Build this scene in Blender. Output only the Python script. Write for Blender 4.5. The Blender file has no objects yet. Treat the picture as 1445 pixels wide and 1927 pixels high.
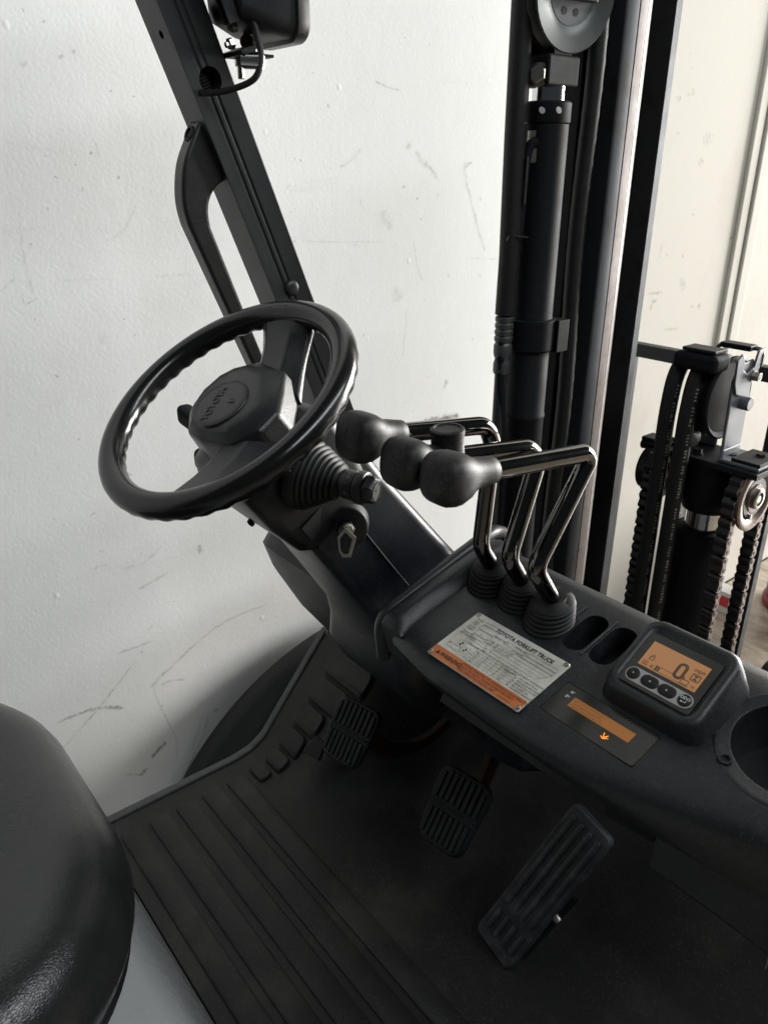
import bpy, bmesh, math, random
from mathutils import Vector as V, Matrix
R = math.radians
random.seed(7)
scene = bpy.context.scene
COL = scene.collection

# ------------------------------------------------------------------ camera
# X = operator's right, Y = forward, Z = up, metres; Z=0 is the top of the floor plate, the shop floor lies at -0.65
cam_data = bpy.data.cameras.new('camera')
cam_data.sensor_fit = 'HORIZONTAL'; cam_data.sensor_width = 36.0
cam_data.lens = 36.0 * 1450.0 / 1445.0
cam_data.clip_start = 0.02; cam_data.clip_end = 60
cam = bpy.data.objects.new('camera', cam_data); COL.objects.link(cam)
cam.location = (0, 0, 1.15)
cam.rotation_euler = (R(90 - 24), 0, R(51))
cam_data.dof.use_dof = True; cam_data.dof.focus_distance = 1.1; cam_data.dof.aperture_fstop = 13
scene.camera = cam

# ------------------------------------------------------------------ light
world = bpy.data.worlds.new('World'); scene.world = world; world.use_nodes = True
bg = world.node_tree.nodes['Background']
bg.inputs[0].default_value = (0.80, 0.92, 1.0, 1); bg.inputs[1].default_value = 0.035

def area(name, loc, target, sx, sy, power, col):
    l = bpy.data.lights.new(name, 'AREA'); l.shape = 'RECTANGLE'; l.size = sx; l.size_y = sy
    l.energy = power; l.color = col
    o = bpy.data.objects.new(name, l); COL.objects.link(o); o.location = loc
    o.rotation_euler = (V(target) - V(loc)).to_track_quat('-Z', 'Y').to_euler()
    return o
# daylight through the wide open end of the building, ahead of the truck
area('bay_door_daylight', (1.2, 12.0, 2.0), (-1.2, 1.0, 0.7), 5.2, 4.4, 3700, (1.0, 0.985, 0.95))
# a roof light over the aisle beside the truck
area('roof_light', (2.2, 1.6, 4.0), (-1.4, 0.9, 0.5), 5.5, 0.45, 140, (0.92, 0.97, 1.0))

scene.view_settings.view_transform = 'Standard'
scene.view_settings.look = 'None'
scene.view_settings.exposure = 0.0
scene.view_settings.gamma = 1.0
scene.view_settings.use_curve_mapping = False
scene.cycles.max_bounces = 6
scene.cycles.use_denoising = True

# ------------------------------------------------------------------ materials
class N:
    def __init__(s, name):
        s.m = bpy.data.materials.new(name); s.m.use_nodes = True
        s.t = s.m.node_tree; s.b = s.t.nodes['Principled BSDF']
    def n(s, typ, **kw):
        d = s.t.nodes.new(typ)
        for k, v in kw.items(): setattr(d, k, v)
        return d
    def l(s, a, b): s.t.links.new(a, b)
    def coord(s, scale=(1, 1, 1)):
        if not hasattr(s, '_tc'): s._tc = s.n('ShaderNodeTexCoord')
        mp = s.n('ShaderNodeMapping'); mp.inputs['Scale'].default_value = scale
        s.l(s._tc.outputs['Object'], mp.inputs[0]); return mp.outputs[0]
    def noise(s, scale, detail=4, rough=.6, st=(1, 1, 1), dist=0):
        x = s.n('ShaderNodeTexNoise'); x.inputs['Scale'].default_value = scale
        x.inputs['Detail'].default_value = detail; x.inputs['Roughness'].default_value = rough
        x.inputs['Distortion'].default_value = dist
        s.l(s.coord(st), x.inputs['Vector']); return x.outputs[0]
    def ramp(s, sock, p0, p1, c0=(0, 0, 0, 1), c1=(1, 1, 1, 1)):
        r = s.n('ShaderNodeValToRGB'); e = r.color_ramp.elements
        e[0].position = p0; e[1].position = p1; e[0].color = c0; e[1].color = c1
        s.l(sock, r.inputs[0]); return r.outputs[0]
    def mix(s, fac, a, b):
        x = s.n('ShaderNodeMix', data_type='RGBA')
        if isinstance(fac, (int, float)): x.inputs[0].default_value = fac
        else: s.l(fac, x.inputs[0])
        for k, q in ((6, a), (7, b)):
            if isinstance(q, tuple): x.inputs[k].default_value = q if len(q) == 4 else (*q, 1)
            else: s.l(q, x.inputs[k])
        return x.outputs[2]
    def math(s, op, a, b=None, c=None, clamp=False):
        x = s.n('ShaderNodeMath', operation=op, use_clamp=clamp)
        for k, q in enumerate((a, b, c)):
            if q is None: continue
            if isinstance(q, (int, float)): x.inputs[k].default_value = q
            else: s.l(q, x.inputs[k])
        return x.outputs[0]
    def bump(s, h, strength=.3, dist=.001):
        x = s.n('ShaderNodeBump'); x.inputs['Strength'].default_value = strength
        x.inputs['Distance'].default_value = dist; s.l(h, x.inputs['Height'])
        s.l(x.outputs[0], s.b.inputs['Normal']); return x
    def set(s, **kw):
        for k, v in kw.items():
            k = k.replace('_', ' ')
            i = s.b.inputs[k]
            if hasattr(v, 'is_linked'): s.l(v, i)
            elif isinstance(v, tuple): i.default_value = (*v, 1) if len(v) == 3 else v
            else: i.default_value = v
        return s

def simple(name, col, rough=.5, metal=0., grain=0, gs=900, wear=None, spec=.5, smudge=.12, dust=None):
    a = N(name)
    base = col
    if wear:
        wcol, amt, wsc = wear
        f = a.ramp(a.noise(wsc, 6, .65), 1 - amt, 1 - amt + .2)
        base = a.mix(f, col, wcol)
    if dust:
        dcol, damt = dust
        f2 = a.math('MULTIPLY', a.ramp(a.noise(260, 3, .6), .54, .74), a.ramp(a.noise(11, 4, .6), .30, .75))
        base = a.mix(a.math('MULTIPLY', f2, damt), base, dcol)
    a.set(Base_Color=base, Metallic=metal)
    a.b.inputs['Specular IOR Level'].default_value = spec
    rr = a.n('ShaderNodeMapRange'); rr.inputs['To Min'].default_value = max(.03, rough - smudge)
    rr.inputs['To Max'].default_value = min(1, rough + smudge)
    a.l(a.noise(14, 5, .6), rr.inputs[0]); a.l(rr.outputs[0], a.b.inputs['Roughness'])
    if grain: a.bump(a.noise(gs, 2, .5), grain, .0006)
    return a.m

M = {}
M['plastic'] = simple('black_moulded_plastic', (.011, .0115, .012), .38, grain=.45, gs=800, wear=((.030, .030, .028), .36, 25), dust=((.08, .08, .075), .35))
M['fender_plastic'] = simple('dull_fender_plastic', (.020, .022, .0225), .5, grain=.25, gs=700, spec=.35)
M['hub_plastic'] = simple('grained_hub_plastic', (.011, .0115, .0125), .33, grain=.75, gs=600)
M['column_plastic'] = simple('scuffed_column_plastic', (.009, .0115, .016), .36, grain=.22, gs=900, wear=((.030, .037, .045), .44, 14), dust=((.09, .095, .10), .45))
M['dash_plastic'] = simple('dusty_dash_plastic', (.0092, .0108, .013), .42, grain=.6, gs=700, wear=((.027, .031, .035), .44, 18), dust=((.11, .112, .112), .36))
M['rim_rubber'] = simple('worn_rim_rubber', (.007, .007, .007), .22, grain=.10, gs=500, wear=((.018, .017, .014), .40, 18), smudge=.09)
M['knob_rubber'] = simple('polished_knob_rubber', (.010, .010, .010), .50, grain=.2, gs=700, wear=((.034, .033, .031), .46, 20), smudge=.14, spec=.28, dust=((.10, .10, .095), .45))
M['rubber'] = simple('matt_black_rubber', (.009, .009, .009), .55, grain=.25, gs=600, wear=((.022, .022, .0215), .36, 40), spec=.35, dust=((.07, .07, .066), .3))
M['mat_rubber'] = simple('dusty_floor_mat_rubber', (.0095, .0093, .0088), .62, grain=.6, gs=200, wear=((.034, .032, .027), .50, 6), dust=((.12, .112, .095), .5))
M['pedal_rubber'] = simple('worn_pedal_rubber', (.012, .013, .0145), .62, grain=.4, gs=400, wear=((.032, .035, .039), .50, 30), dust=((.10, .10, .10), .4), spec=.35)
M['accelerator_rubber'] = simple('scuffed_accelerator_rubber', (.026, .028, .031), .60, grain=.4, gs=400, wear=((.075, .08, .087), .52, 30), dust=((.14, .14, .14), .4))
M['black_paint'] = simple('black_enamel_steel', (.008, .009, .011), .48, grain=.10, gs=300, wear=((.022, .021, .021), .34, 20), spec=.32, dust=((.07, .065, .06), .35))
M['mast_paint'] = simple('mast_black_paint', (.006, .007, .009), .55, grain=.15, gs=200, wear=((.018, .017, .017), .36, 10), spec=.3, dust=((.06, .055, .05), .4))
M['pillar_paint'] = simple('charcoal_pillar_paint', (.022, .0238, .0255), .40, grain=.12, gs=500, wear=((.042, .041, .039), .34, 12), spec=.4)
M['matt_black'] = simple('sooty_matt_black_paint', (.006, .0065, .0085), .68, grain=.15, gs=250, spec=.16, wear=((.016, .016, .017), .38, 14), dust=((.06, .055, .05), .4))
M['hood_paint'] = simple('grey_hood_enamel', (.32, .335, .34), .28, grain=.06, gs=400, wear=((.38, .385, .385), .36, 9))
M['rim_grey'] = simple('worn_grey_edge_paint', (.065, .068, .071), .5, grain=.2, gs=300, wear=((.03, .03, .03), .46, 30), dust=((.14, .13, .12), .5))
M['lever_chrome'] = simple('dark_chromed_rod', (.15, .145, .14), .08, metal=1., grain=.05, gs=200, wear=((.06, .05, .04), .36, 40), smudge=.06)
M['chrome'] = simple('bright_chrome', (.72, .72, .72), .12, metal=1.)
M['zinc'] = simple('zinc_plated_steel', (.38, .365, .325), .32, metal=1., wear=((.2, .175, .14), .4, 60))
M['bare_steel'] = simple('polished_rail_steel', (.062, .066, .073), .55, metal=.5, grain=.2, gs=160, wear=((.042, .037, .034), .5, 12), spec=.25)
M['brown_steel'] = simple('roller_worn_steel', (.10, .076, .066), .62, metal=.2, grain=.4, gs=120, wear=((.05, .038, .033), .5, 40), spec=.25)
M['web_steel'] = simple('greasy_web_steel', (.10, .085, .078), .5, metal=.6, wear=((.035, .032, .03), .5, 10))
M['grey_bracket'] = simple('grey_painted_bracket', (.14, .15, .165), .40, metal=.4, wear=((.24, .25, .26), .36, 30))
M['sheave_steel'] = simple('pale_sheave_steel', (.075, .082, .08), .42, metal=.5, grain=.1, gs=200, wear=((.04, .04, .037), .42, 30))
M['chain_plate'] = simple('copper_toned_chain_steel', (.20, .155, .135), .40, metal=.8, wear=((.07, .052, .046), .40, 90))
M['chain_dark'] = simple('oily_chain_steel', (.016, .014, .014), .34, metal=.4)
M['rust'] = simple('rusty_pedal_arm', (.045, .026, .018), .75, grain=.5, gs=200, wear=((.018, .014, .012), .5, 30), spec=.2)
M['print_black'] = simple('black_print', (.012, .012, .012), .5)
M['print_white'] = simple('white_print', (.62, .62, .60), .5)
M['print_grey'] = simple('faint_stamped_print', (.26, .245, .22), .5)
M['label_orange'] = simple('orange_warning_band', (.52, .135, .03), .45, wear=((.33, .085, .025), .40, 40))
M['glass_black'] = simple('smoked_gauge_glass', (.022, .021, .017), .14, spec=.3, smudge=.05)
M['hole'] = simple('dark_void', (.004, .004, .005), .7)
M['concrete'] = None
M['maroon'] = simple('maroon_plastic', (.16, .008, .022), .45)
M['card_white'] = simple('white_card', (.6, .6, .57), .6)
M['card_red'] = simple('red_card_print', (.5, .04, .05), .6)
M['card_green'] = simple('green_card_print', (.10, .22, .17), .6)

def plate_mat():
    a = N('worn_aluminium_plate')
    f = a.ramp(a.noise(35, 6, .65), .40, .72)
    c = a.mix(f, (.62, .61, .55), (.42, .40, .33))
    a.set(Base_Color=c, Metallic=.15, Roughness=.42)
    a.bump(a.noise(500, 3, .5), .15, .0004); return a.m
M['plate'] = plate_mat()
def lcd(name, col, e):
    a = N(name); a.set(Base_Color=col, Roughness=.35)
    a.b.inputs['Emission Color'].default_value = (*col, 1); a.b.inputs['Emission Strength'].default_value = e
    return a.m
M['lcd'] = lcd('amber_backlit_lcd', (.46, .21, .085), .20)
M['lcd2'] = lcd('dim_amber_lcd', (.34, .125, .025), .20)
M['lcd_dark'] = simple('dark_lcd_segment', (.10, .055, .025), .35)
M['lamp_orange'] = lcd('lit_orange_symbol', (1., .30, .03), 1.1)
M['button_silver'] = simple('silver_button_panel', (.34, .335, .32), .35, metal=.3)

def vinyl():
    a = N('black_grained_vinyl')
    vo = a.n('ShaderNodeTexVoronoi'); vo.feature = 'DISTANCE_TO_EDGE'; vo.inputs['Scale'].default_value = 330
    ns = a.n('ShaderNodeTexNoise'); ns.inputs['Scale'].default_value = 60; ns.inputs['Detail'].default_value = 3
    a.l(a.coord(), ns.inputs['Vector'])
    va = a.n('ShaderNodeVectorMath', operation='MULTIPLY_ADD'); va.inputs[1].default_value = (.008, .008, .008)
    a.l(ns.outputs['Color'], va.inputs[0]); a.l(a.coord((1.0, .7, 1.3)), va.inputs[2]); a.l(va.outputs[0], vo.inputs['Vector'])
    h = a.ramp(vo.outputs['Distance'], 0, .22)
    f = a.ramp(a.noise(9, 5, .6), .42, .72)
    a.set(Base_Color=a.mix(f, (.019, .0205, .0205), (.032, .032, .030)))
    rr = a.ramp(a.noise(20, 4, .6), .3, .8, (.22, .22, .22, 1), (.30, .30, .30, 1))
    a.l(rr, a.b.inputs['Roughness'])
    a.bump(h, .17, .0006); return a.m
M['vinyl'] = vinyl()

def wall_mat():
    a = N('dirty_white_wall_paint')
    grime = a.ramp(a.noise(1.7, 5, .7, (1, 1, .6)), .48, .80)
    streak = a.ramp(a.noise(5, 5, .75, (1, .35, 2.6), .6), .60, .74)
    specks = a.ramp(a.noise(62, 2, .5), .735, .775)
    c = a.mix(a.math('MULTIPLY', grime, .40), (.795, .80, .79), (.64, .63, .595))
    c = a.mix(a.math('MULTIPLY', streak, .13), c, (.45, .45, .43))
    c = a.mix(a.math('MULTIPLY', specks, .45), c, (.25, .22, .16))
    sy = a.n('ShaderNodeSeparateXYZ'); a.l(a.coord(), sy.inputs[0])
    c = a.mix(a.math('GREATER_THAN', sy.outputs[1], 1.93), c, a.mix(a.math('MULTIPLY', specks, .5), a.mix(grime, (.53, .51, .46), (.44, .415, .36)), (.22, .19, .14)))  # far stretch's cream is darkened in colour to hold down the strong light there
    a.set(Base_Color=c, Roughness=.8); a.b.inputs['Specular IOR Level'].default_value = .12
    h = a.math('ADD', a.math('MULTIPLY', a.noise(24, 3, .5), .7), a.math('MULTIPLY', a.noise(150, 2, .5), .40))
    vo = a.n('ShaderNodeTexVoronoi'); vo.inputs['Scale'].default_value = 9; a.l(a.coord((1, 1, .8)), vo.inputs['Vector'])
    h = a.math('ADD', h, a.math('MULTIPLY', a.ramp(vo.outputs['Distance'], .015, .06), -.8))
    a.bump(h, .20, .0028); return a.m
M['wall'] = wall_mat()

def scuff_mat():
    a = N('scuffed_paint_marks')
    at = a.n('ShaderNodeAttribute'); at.attribute_name = 'strength'
    br = a.ramp(a.noise(120, 4, .7), .34, .60)
    a.set(Base_Color=a.mix(a.noise(8, 2), (.13, .12, .10), (.20, .17, .10)), Roughness=.6)
    a.l(a.math('MULTIPLY', at.outputs['Fac'], br), a.b.inputs['Alpha']); return a.m
M['scuff'] = scuff_mat()

def concrete():
    a = N('polished_concrete')
    c = a.mix(a.ramp(a.noise(4, 7, .7, (1, 3, 1)), .38, .66), (.20, .16, .115), (.42, .37, .30))
    a.set(Base_Color=c); a.l(a.ramp(a.noise(6, 5, .6), .3, .7, (.16, .16, .16, 1), (.5, .5, .5, 1)), a.b.inputs['Roughness'])
    a.bump(a.noise(40, 4, .6), .2, .003); return a.m
M['concrete'] = concrete()

# ------------------------------------------------------------------ mesh helpers
class MB:
    def __init__(s): s.v = []; s.f = []
    def add(s, vs, fs):
        o = len(s.v); s.v += [tuple(q) for q in vs]; s.f += [tuple(i + o for i in f) for f in fs]; return s
    def box(s, lo, hi):
        x0, y0, z0 = lo; x1, y1, z1 = hi
        return s.add([(x0, y0, z0), (x1, y0, z0), (x1, y1, z0), (x0, y1, z0), (x0, y0, z1), (x1, y0, z1), (x1, y1, z1), (x0, y1, z1)],
                     [(0, 3, 2, 1), (4, 5, 6, 7), (0, 1, 5, 4), (1, 2, 6, 5), (2, 3, 7, 6), (3, 0, 4, 7)])
    def obox(s, c, ax, ay, az, sx, sy, sz):
        c = V(c); ax, ay, az = V(ax).normalized(), V(ay).normalized(), V(az).normalized(); vs = []
        for k in (-1, 1):
            for i, j in ((-1, -1), (1, -1), (1, 1), (-1, 1)):
                vs.append(c + ax * (i * sx / 2) + ay * (j * sy / 2) + az * (k * sz / 2))
        return s.add(vs, [(0, 3, 2, 1), (4, 5, 6, 7), (0, 1, 5, 4), (1, 2, 6, 5), (2, 3, 7, 6), (3, 0, 4, 7)])
    def loft(s, rings, caps=(True, True), closed=False):
        n = len(rings[0]); vs = [q for r in rings for q in r]; fs = []
        m = len(rings)
        for i in range(m if closed else m - 1):
            a, b = i * n, ((i + 1) % m) * n
            for j in range(n): fs.append((a + j, a + (j + 1) % n, b + (j + 1) % n, b + j))
        if not closed:
            if caps[0]: fs.append(tuple(range(n - 1, -1, -1)))
            if caps[1]: fs.append(tuple(range((m - 1) * n, m * n)))
        return s.add(vs, fs)
    def tube(s, pts, rad, seg=16, caps=True):
        pts = [V(p) for p in pts]; m = len(pts)
        rads = rad if isinstance(rad, (list, tuple)) else [rad] * m
        tang = []
        for i in range(m):
            d = pts[min(i + 1, m - 1)] - pts[max(i - 1, 0)]; tang.append(d.normalized())
        x = tang[0].orthogonal().normalized(); rings = []
        for i in range(m):
            if i:
                q = tang[i - 1].rotation_difference(tang[i]); x = q @ x
            x = (x - tang[i] * x.dot(tang[i])).normalized(); y = tang[i].cross(x)
            rings.append([pts[i] + (x * math.cos(2 * math.pi * k / seg) + y * math.sin(2 * math.pi * k / seg)) * rads[i] for k in range(seg)])
        return s.loft(rings, (caps, caps))
    def lathe(s, o, axis, prof, seg=32, ref=None, sx=1., sy=1., lean=(0, 0, 0)):
        o = V(o); z = V(axis).normalized(); x = V(ref) if ref else z.orthogonal()
        x = (x - z * x.dot(z)).normalized(); y = z.cross(x); ln = V(lean)
        rings = [[o + z * h + ln * h + (x * math.cos(2 * math.pi * k / seg) * sx + y * math.sin(2 * math.pi * k / seg) * sy) * max(r, 1e-5) for k in range(seg)] for r, h in prof]
        return s.loft(rings)
    def prism(s, poly, o, ax, ay, az, depth):
        o, ax, ay, az = V(o), V(ax), V(ay), V(az)
        a = [o + ax * p[0] + ay * p[1] for p in poly]; b = [q + az * depth for q in a]
        return s.loft([a, b])
    def sheet(s, grid):
        n = len(grid[0]); vs = [q for r in grid for q in r]; fs = []
        for i in range(len(grid) - 1):
            for j in range(n - 1): fs.append((i * n + j, i * n + j + 1, (i + 1) * n + j + 1, (i + 1) * n + j))
        return s.add(vs, fs)
    def mesh(s, name, recalc=True):
        me = bpy.data.meshes.new(name); me.from_pydata(s.v, [], s.f)
        bm = bmesh.new(); bm.from_mesh(me)
        if recalc: bmesh.ops.recalc_face_normals(bm, faces=bm.faces)
        bm.to_mesh(me); bm.free(); me.update(); return me
    def build(s, name, mat, parent=None, sharp=38, bevel=0, seg=2, label=None):
        me = s.mesh(name); return link(name, me, mat, parent, sharp, bevel, seg, label)

def link(name, me, mat, parent=None, sharp=38, bevel=0, seg=2, label=None):
    me.materials.append(M[mat] if isinstance(mat, str) else mat)
    me.polygons.foreach_set('use_smooth', [True] * len(me.polygons))
    o = bpy.data.objects.new(name, me); COL.objects.link(o)
    if bevel:
        b = o.modifiers.new('soft_edges', 'BEVEL'); b.width = bevel; b.segments = seg; b.limit_method = 'ANGLE'
        b.angle_limit = R(32); b.harden_normals = True; b.use_clamp_overlap = True
        me.set_sharp_from_angle(angle=R(75))
    else: me.set_sharp_from_angle(angle=R(sharp))
    if parent is not None: attach(o, parent)
    if label: o['label'] = label
    return o

def attach(o, p):
    o.parent = p
    w = p.matrix_basis.copy(); q = p
    while q.parent is not None: q = q.parent; w = q.matrix_basis @ w
    # every parent here is either the root Empty or unmoved
    o.matrix_parent_inverse = Matrix.Translation(-ROOT_LOC[p.name]) if p.name in ROOT_LOC else Matrix.Identity(4)
ROOT_LOC = {}
def thing(name, label, cat, loc, group=None):
    o = bpy.data.objects.new(name, None); COL.objects.link(o); o.location = loc; o.empty_display_size = .05
    o['label'] = label; o['category'] = cat
    if group: o['group'] = group
    ROOT_LOC[o.name] = V(loc); return o
def group(name, parent, label=None):
    o = bpy.data.objects.new(name, None); COL.objects.link(o); o.empty_display_size = .02; attach(o, parent)
    if label: o['label'] = label
    return o
def copy_at(src, offset, parent, rot=None):
    c = src.copy(); COL.objects.link(c)
    c.matrix_basis = Matrix.Translation(V(offset)) @ (rot if rot else Matrix.Identity(4))
    attach(c, parent); return c

def rrect(x0, x1, y0, y1, r, k=5):
    out = []
    for cx, cy, a in ((x1 - r, y1 - r, 0), (x0 + r, y1 - r, 90), (x0 + r, y0 + r, 180), (x1 - r, y0 + r, 270)):
        for i in range(k + 1):
            t = R(a + 90 * i / k); out.append((cx + r * math.cos(t), cy + r * math.sin(t)))
    return out
def circ(cx, cy, r, n=32): return [(cx + r * math.cos(2 * math.pi * i / n), cy + r * math.sin(2 * math.pi * i / n)) for i in range(n)]
def fillet(pts, r, k=6):
    pts = [V(p) for p in pts]; out = [pts[0]]
    for i in range(1, len(pts) - 1):
        rr = r[i - 1] if isinstance(r, (list, tuple)) else r
        a, b, c = pts[i - 1], pts[i], pts[i + 1]; d0 = (a - b); d1 = (c - b)
        rr = min(rr, d0.length * .48, d1.length * .48); p0 = b + d0.normalized() * rr; p1 = b + d1.normalized() * rr
        for j in range(k + 1):
            t = j / k; out.append(p0 * (1 - t) ** 2 + b * 2 * t * (1 - t) + p1 * t * t)
    out.append(pts[-1]); return out
def curve3(pts, n=10):
    pts = [V(p) for p in pts]; q = [pts[0] * 2 - pts[1]] + pts + [pts[-1] * 2 - pts[-2]]; out = []
    for i in range(1, len(q) - 2):
        for j in range(n):
            t = j / n; a, b, c, d = q[i - 1], q[i], q[i + 1], q[i + 2]
            out.append(.5 * ((2 * b) + (c - a) * t + (2 * a - 5 * b + 4 * c - d) * t * t + (3 * b - a - 3 * c + d) * t ** 3))
    out.append(pts[-1]); return out

def text(mb, body, size, o, ax, ay, x=0, y=0, align='LEFT', sx=1., off=0., res=2, lift=.0003, depth=0.):
    cu = bpy.data.curves.new('lettering', 'FONT'); cu.body = body; cu.size = size; cu.align_x = align
    cu.resolution_u = res; cu.offset = off; cu.fill_mode = 'FRONT' if depth == 0 else 'BOTH'; cu.extrude = depth
    ob = bpy.data.objects.new('lettering', cu)
    me = bpy.data.meshes.new_from_object(ob)
    o, ax, ay = V(o), V(ax).normalized(), V(ay).normalized(); az = ax.cross(ay)
    mb.add([o + ax * (x + q.co.x * sx) + ay * (y + q.co.y) + az * (lift + q.co.z) for q in me.vertices], [tuple(p.vertices) for p in me.polygons])
    bpy.data.objects.remove(ob); bpy.data.curves.remove(cu); bpy.data.meshes.remove(me)

def boolean(o, cutters):
    for c in cutters:
        md = o.modifiers.new('cut', 'BOOLEAN'); md.object = c; md.operation = 'DIFFERENCE'; md.solver = 'EXACT'
    bpy.context.view_layer.update()
    me = bpy.data.meshes.new_from_object(o.evaluated_get(bpy.context.evaluated_depsgraph_get()))
    o.modifiers.clear(); old = o.data; o.data = me
    for c in cutters: bpy.data.objects.remove(c)
    me.polygons.foreach_set('use_smooth', [True] * len(me.polygons)); me.set_sharp_from_angle(angle=R(40))

# ------------------------------------------------------------------ setting
def struct(o): o['kind'] = 'structure'; return o
GZ = -.65; WX = -1.48
struct(MB().sheet([[(x, y, GZ) for x in (-1.47, 9)] for y in (-7, 12)]).build('floor', 'concrete'))
w = struct(MB().box((WX - .2, -6, GZ), (WX, 11, 4.2)).build('wall', 'wall'))
MB().box((WX - .05, 2.80, GZ + .002), (WX + .014, 2.86, 4.1)).build('trim_board', 'wall', w, bevel=.010, seg=3)
MB().box((WX - .05, 2.864, GZ + .002), (WX + .022, 2.93, 4.1)).build('trim_board', 'wall', w, bevel=.008, seg=3)
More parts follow.
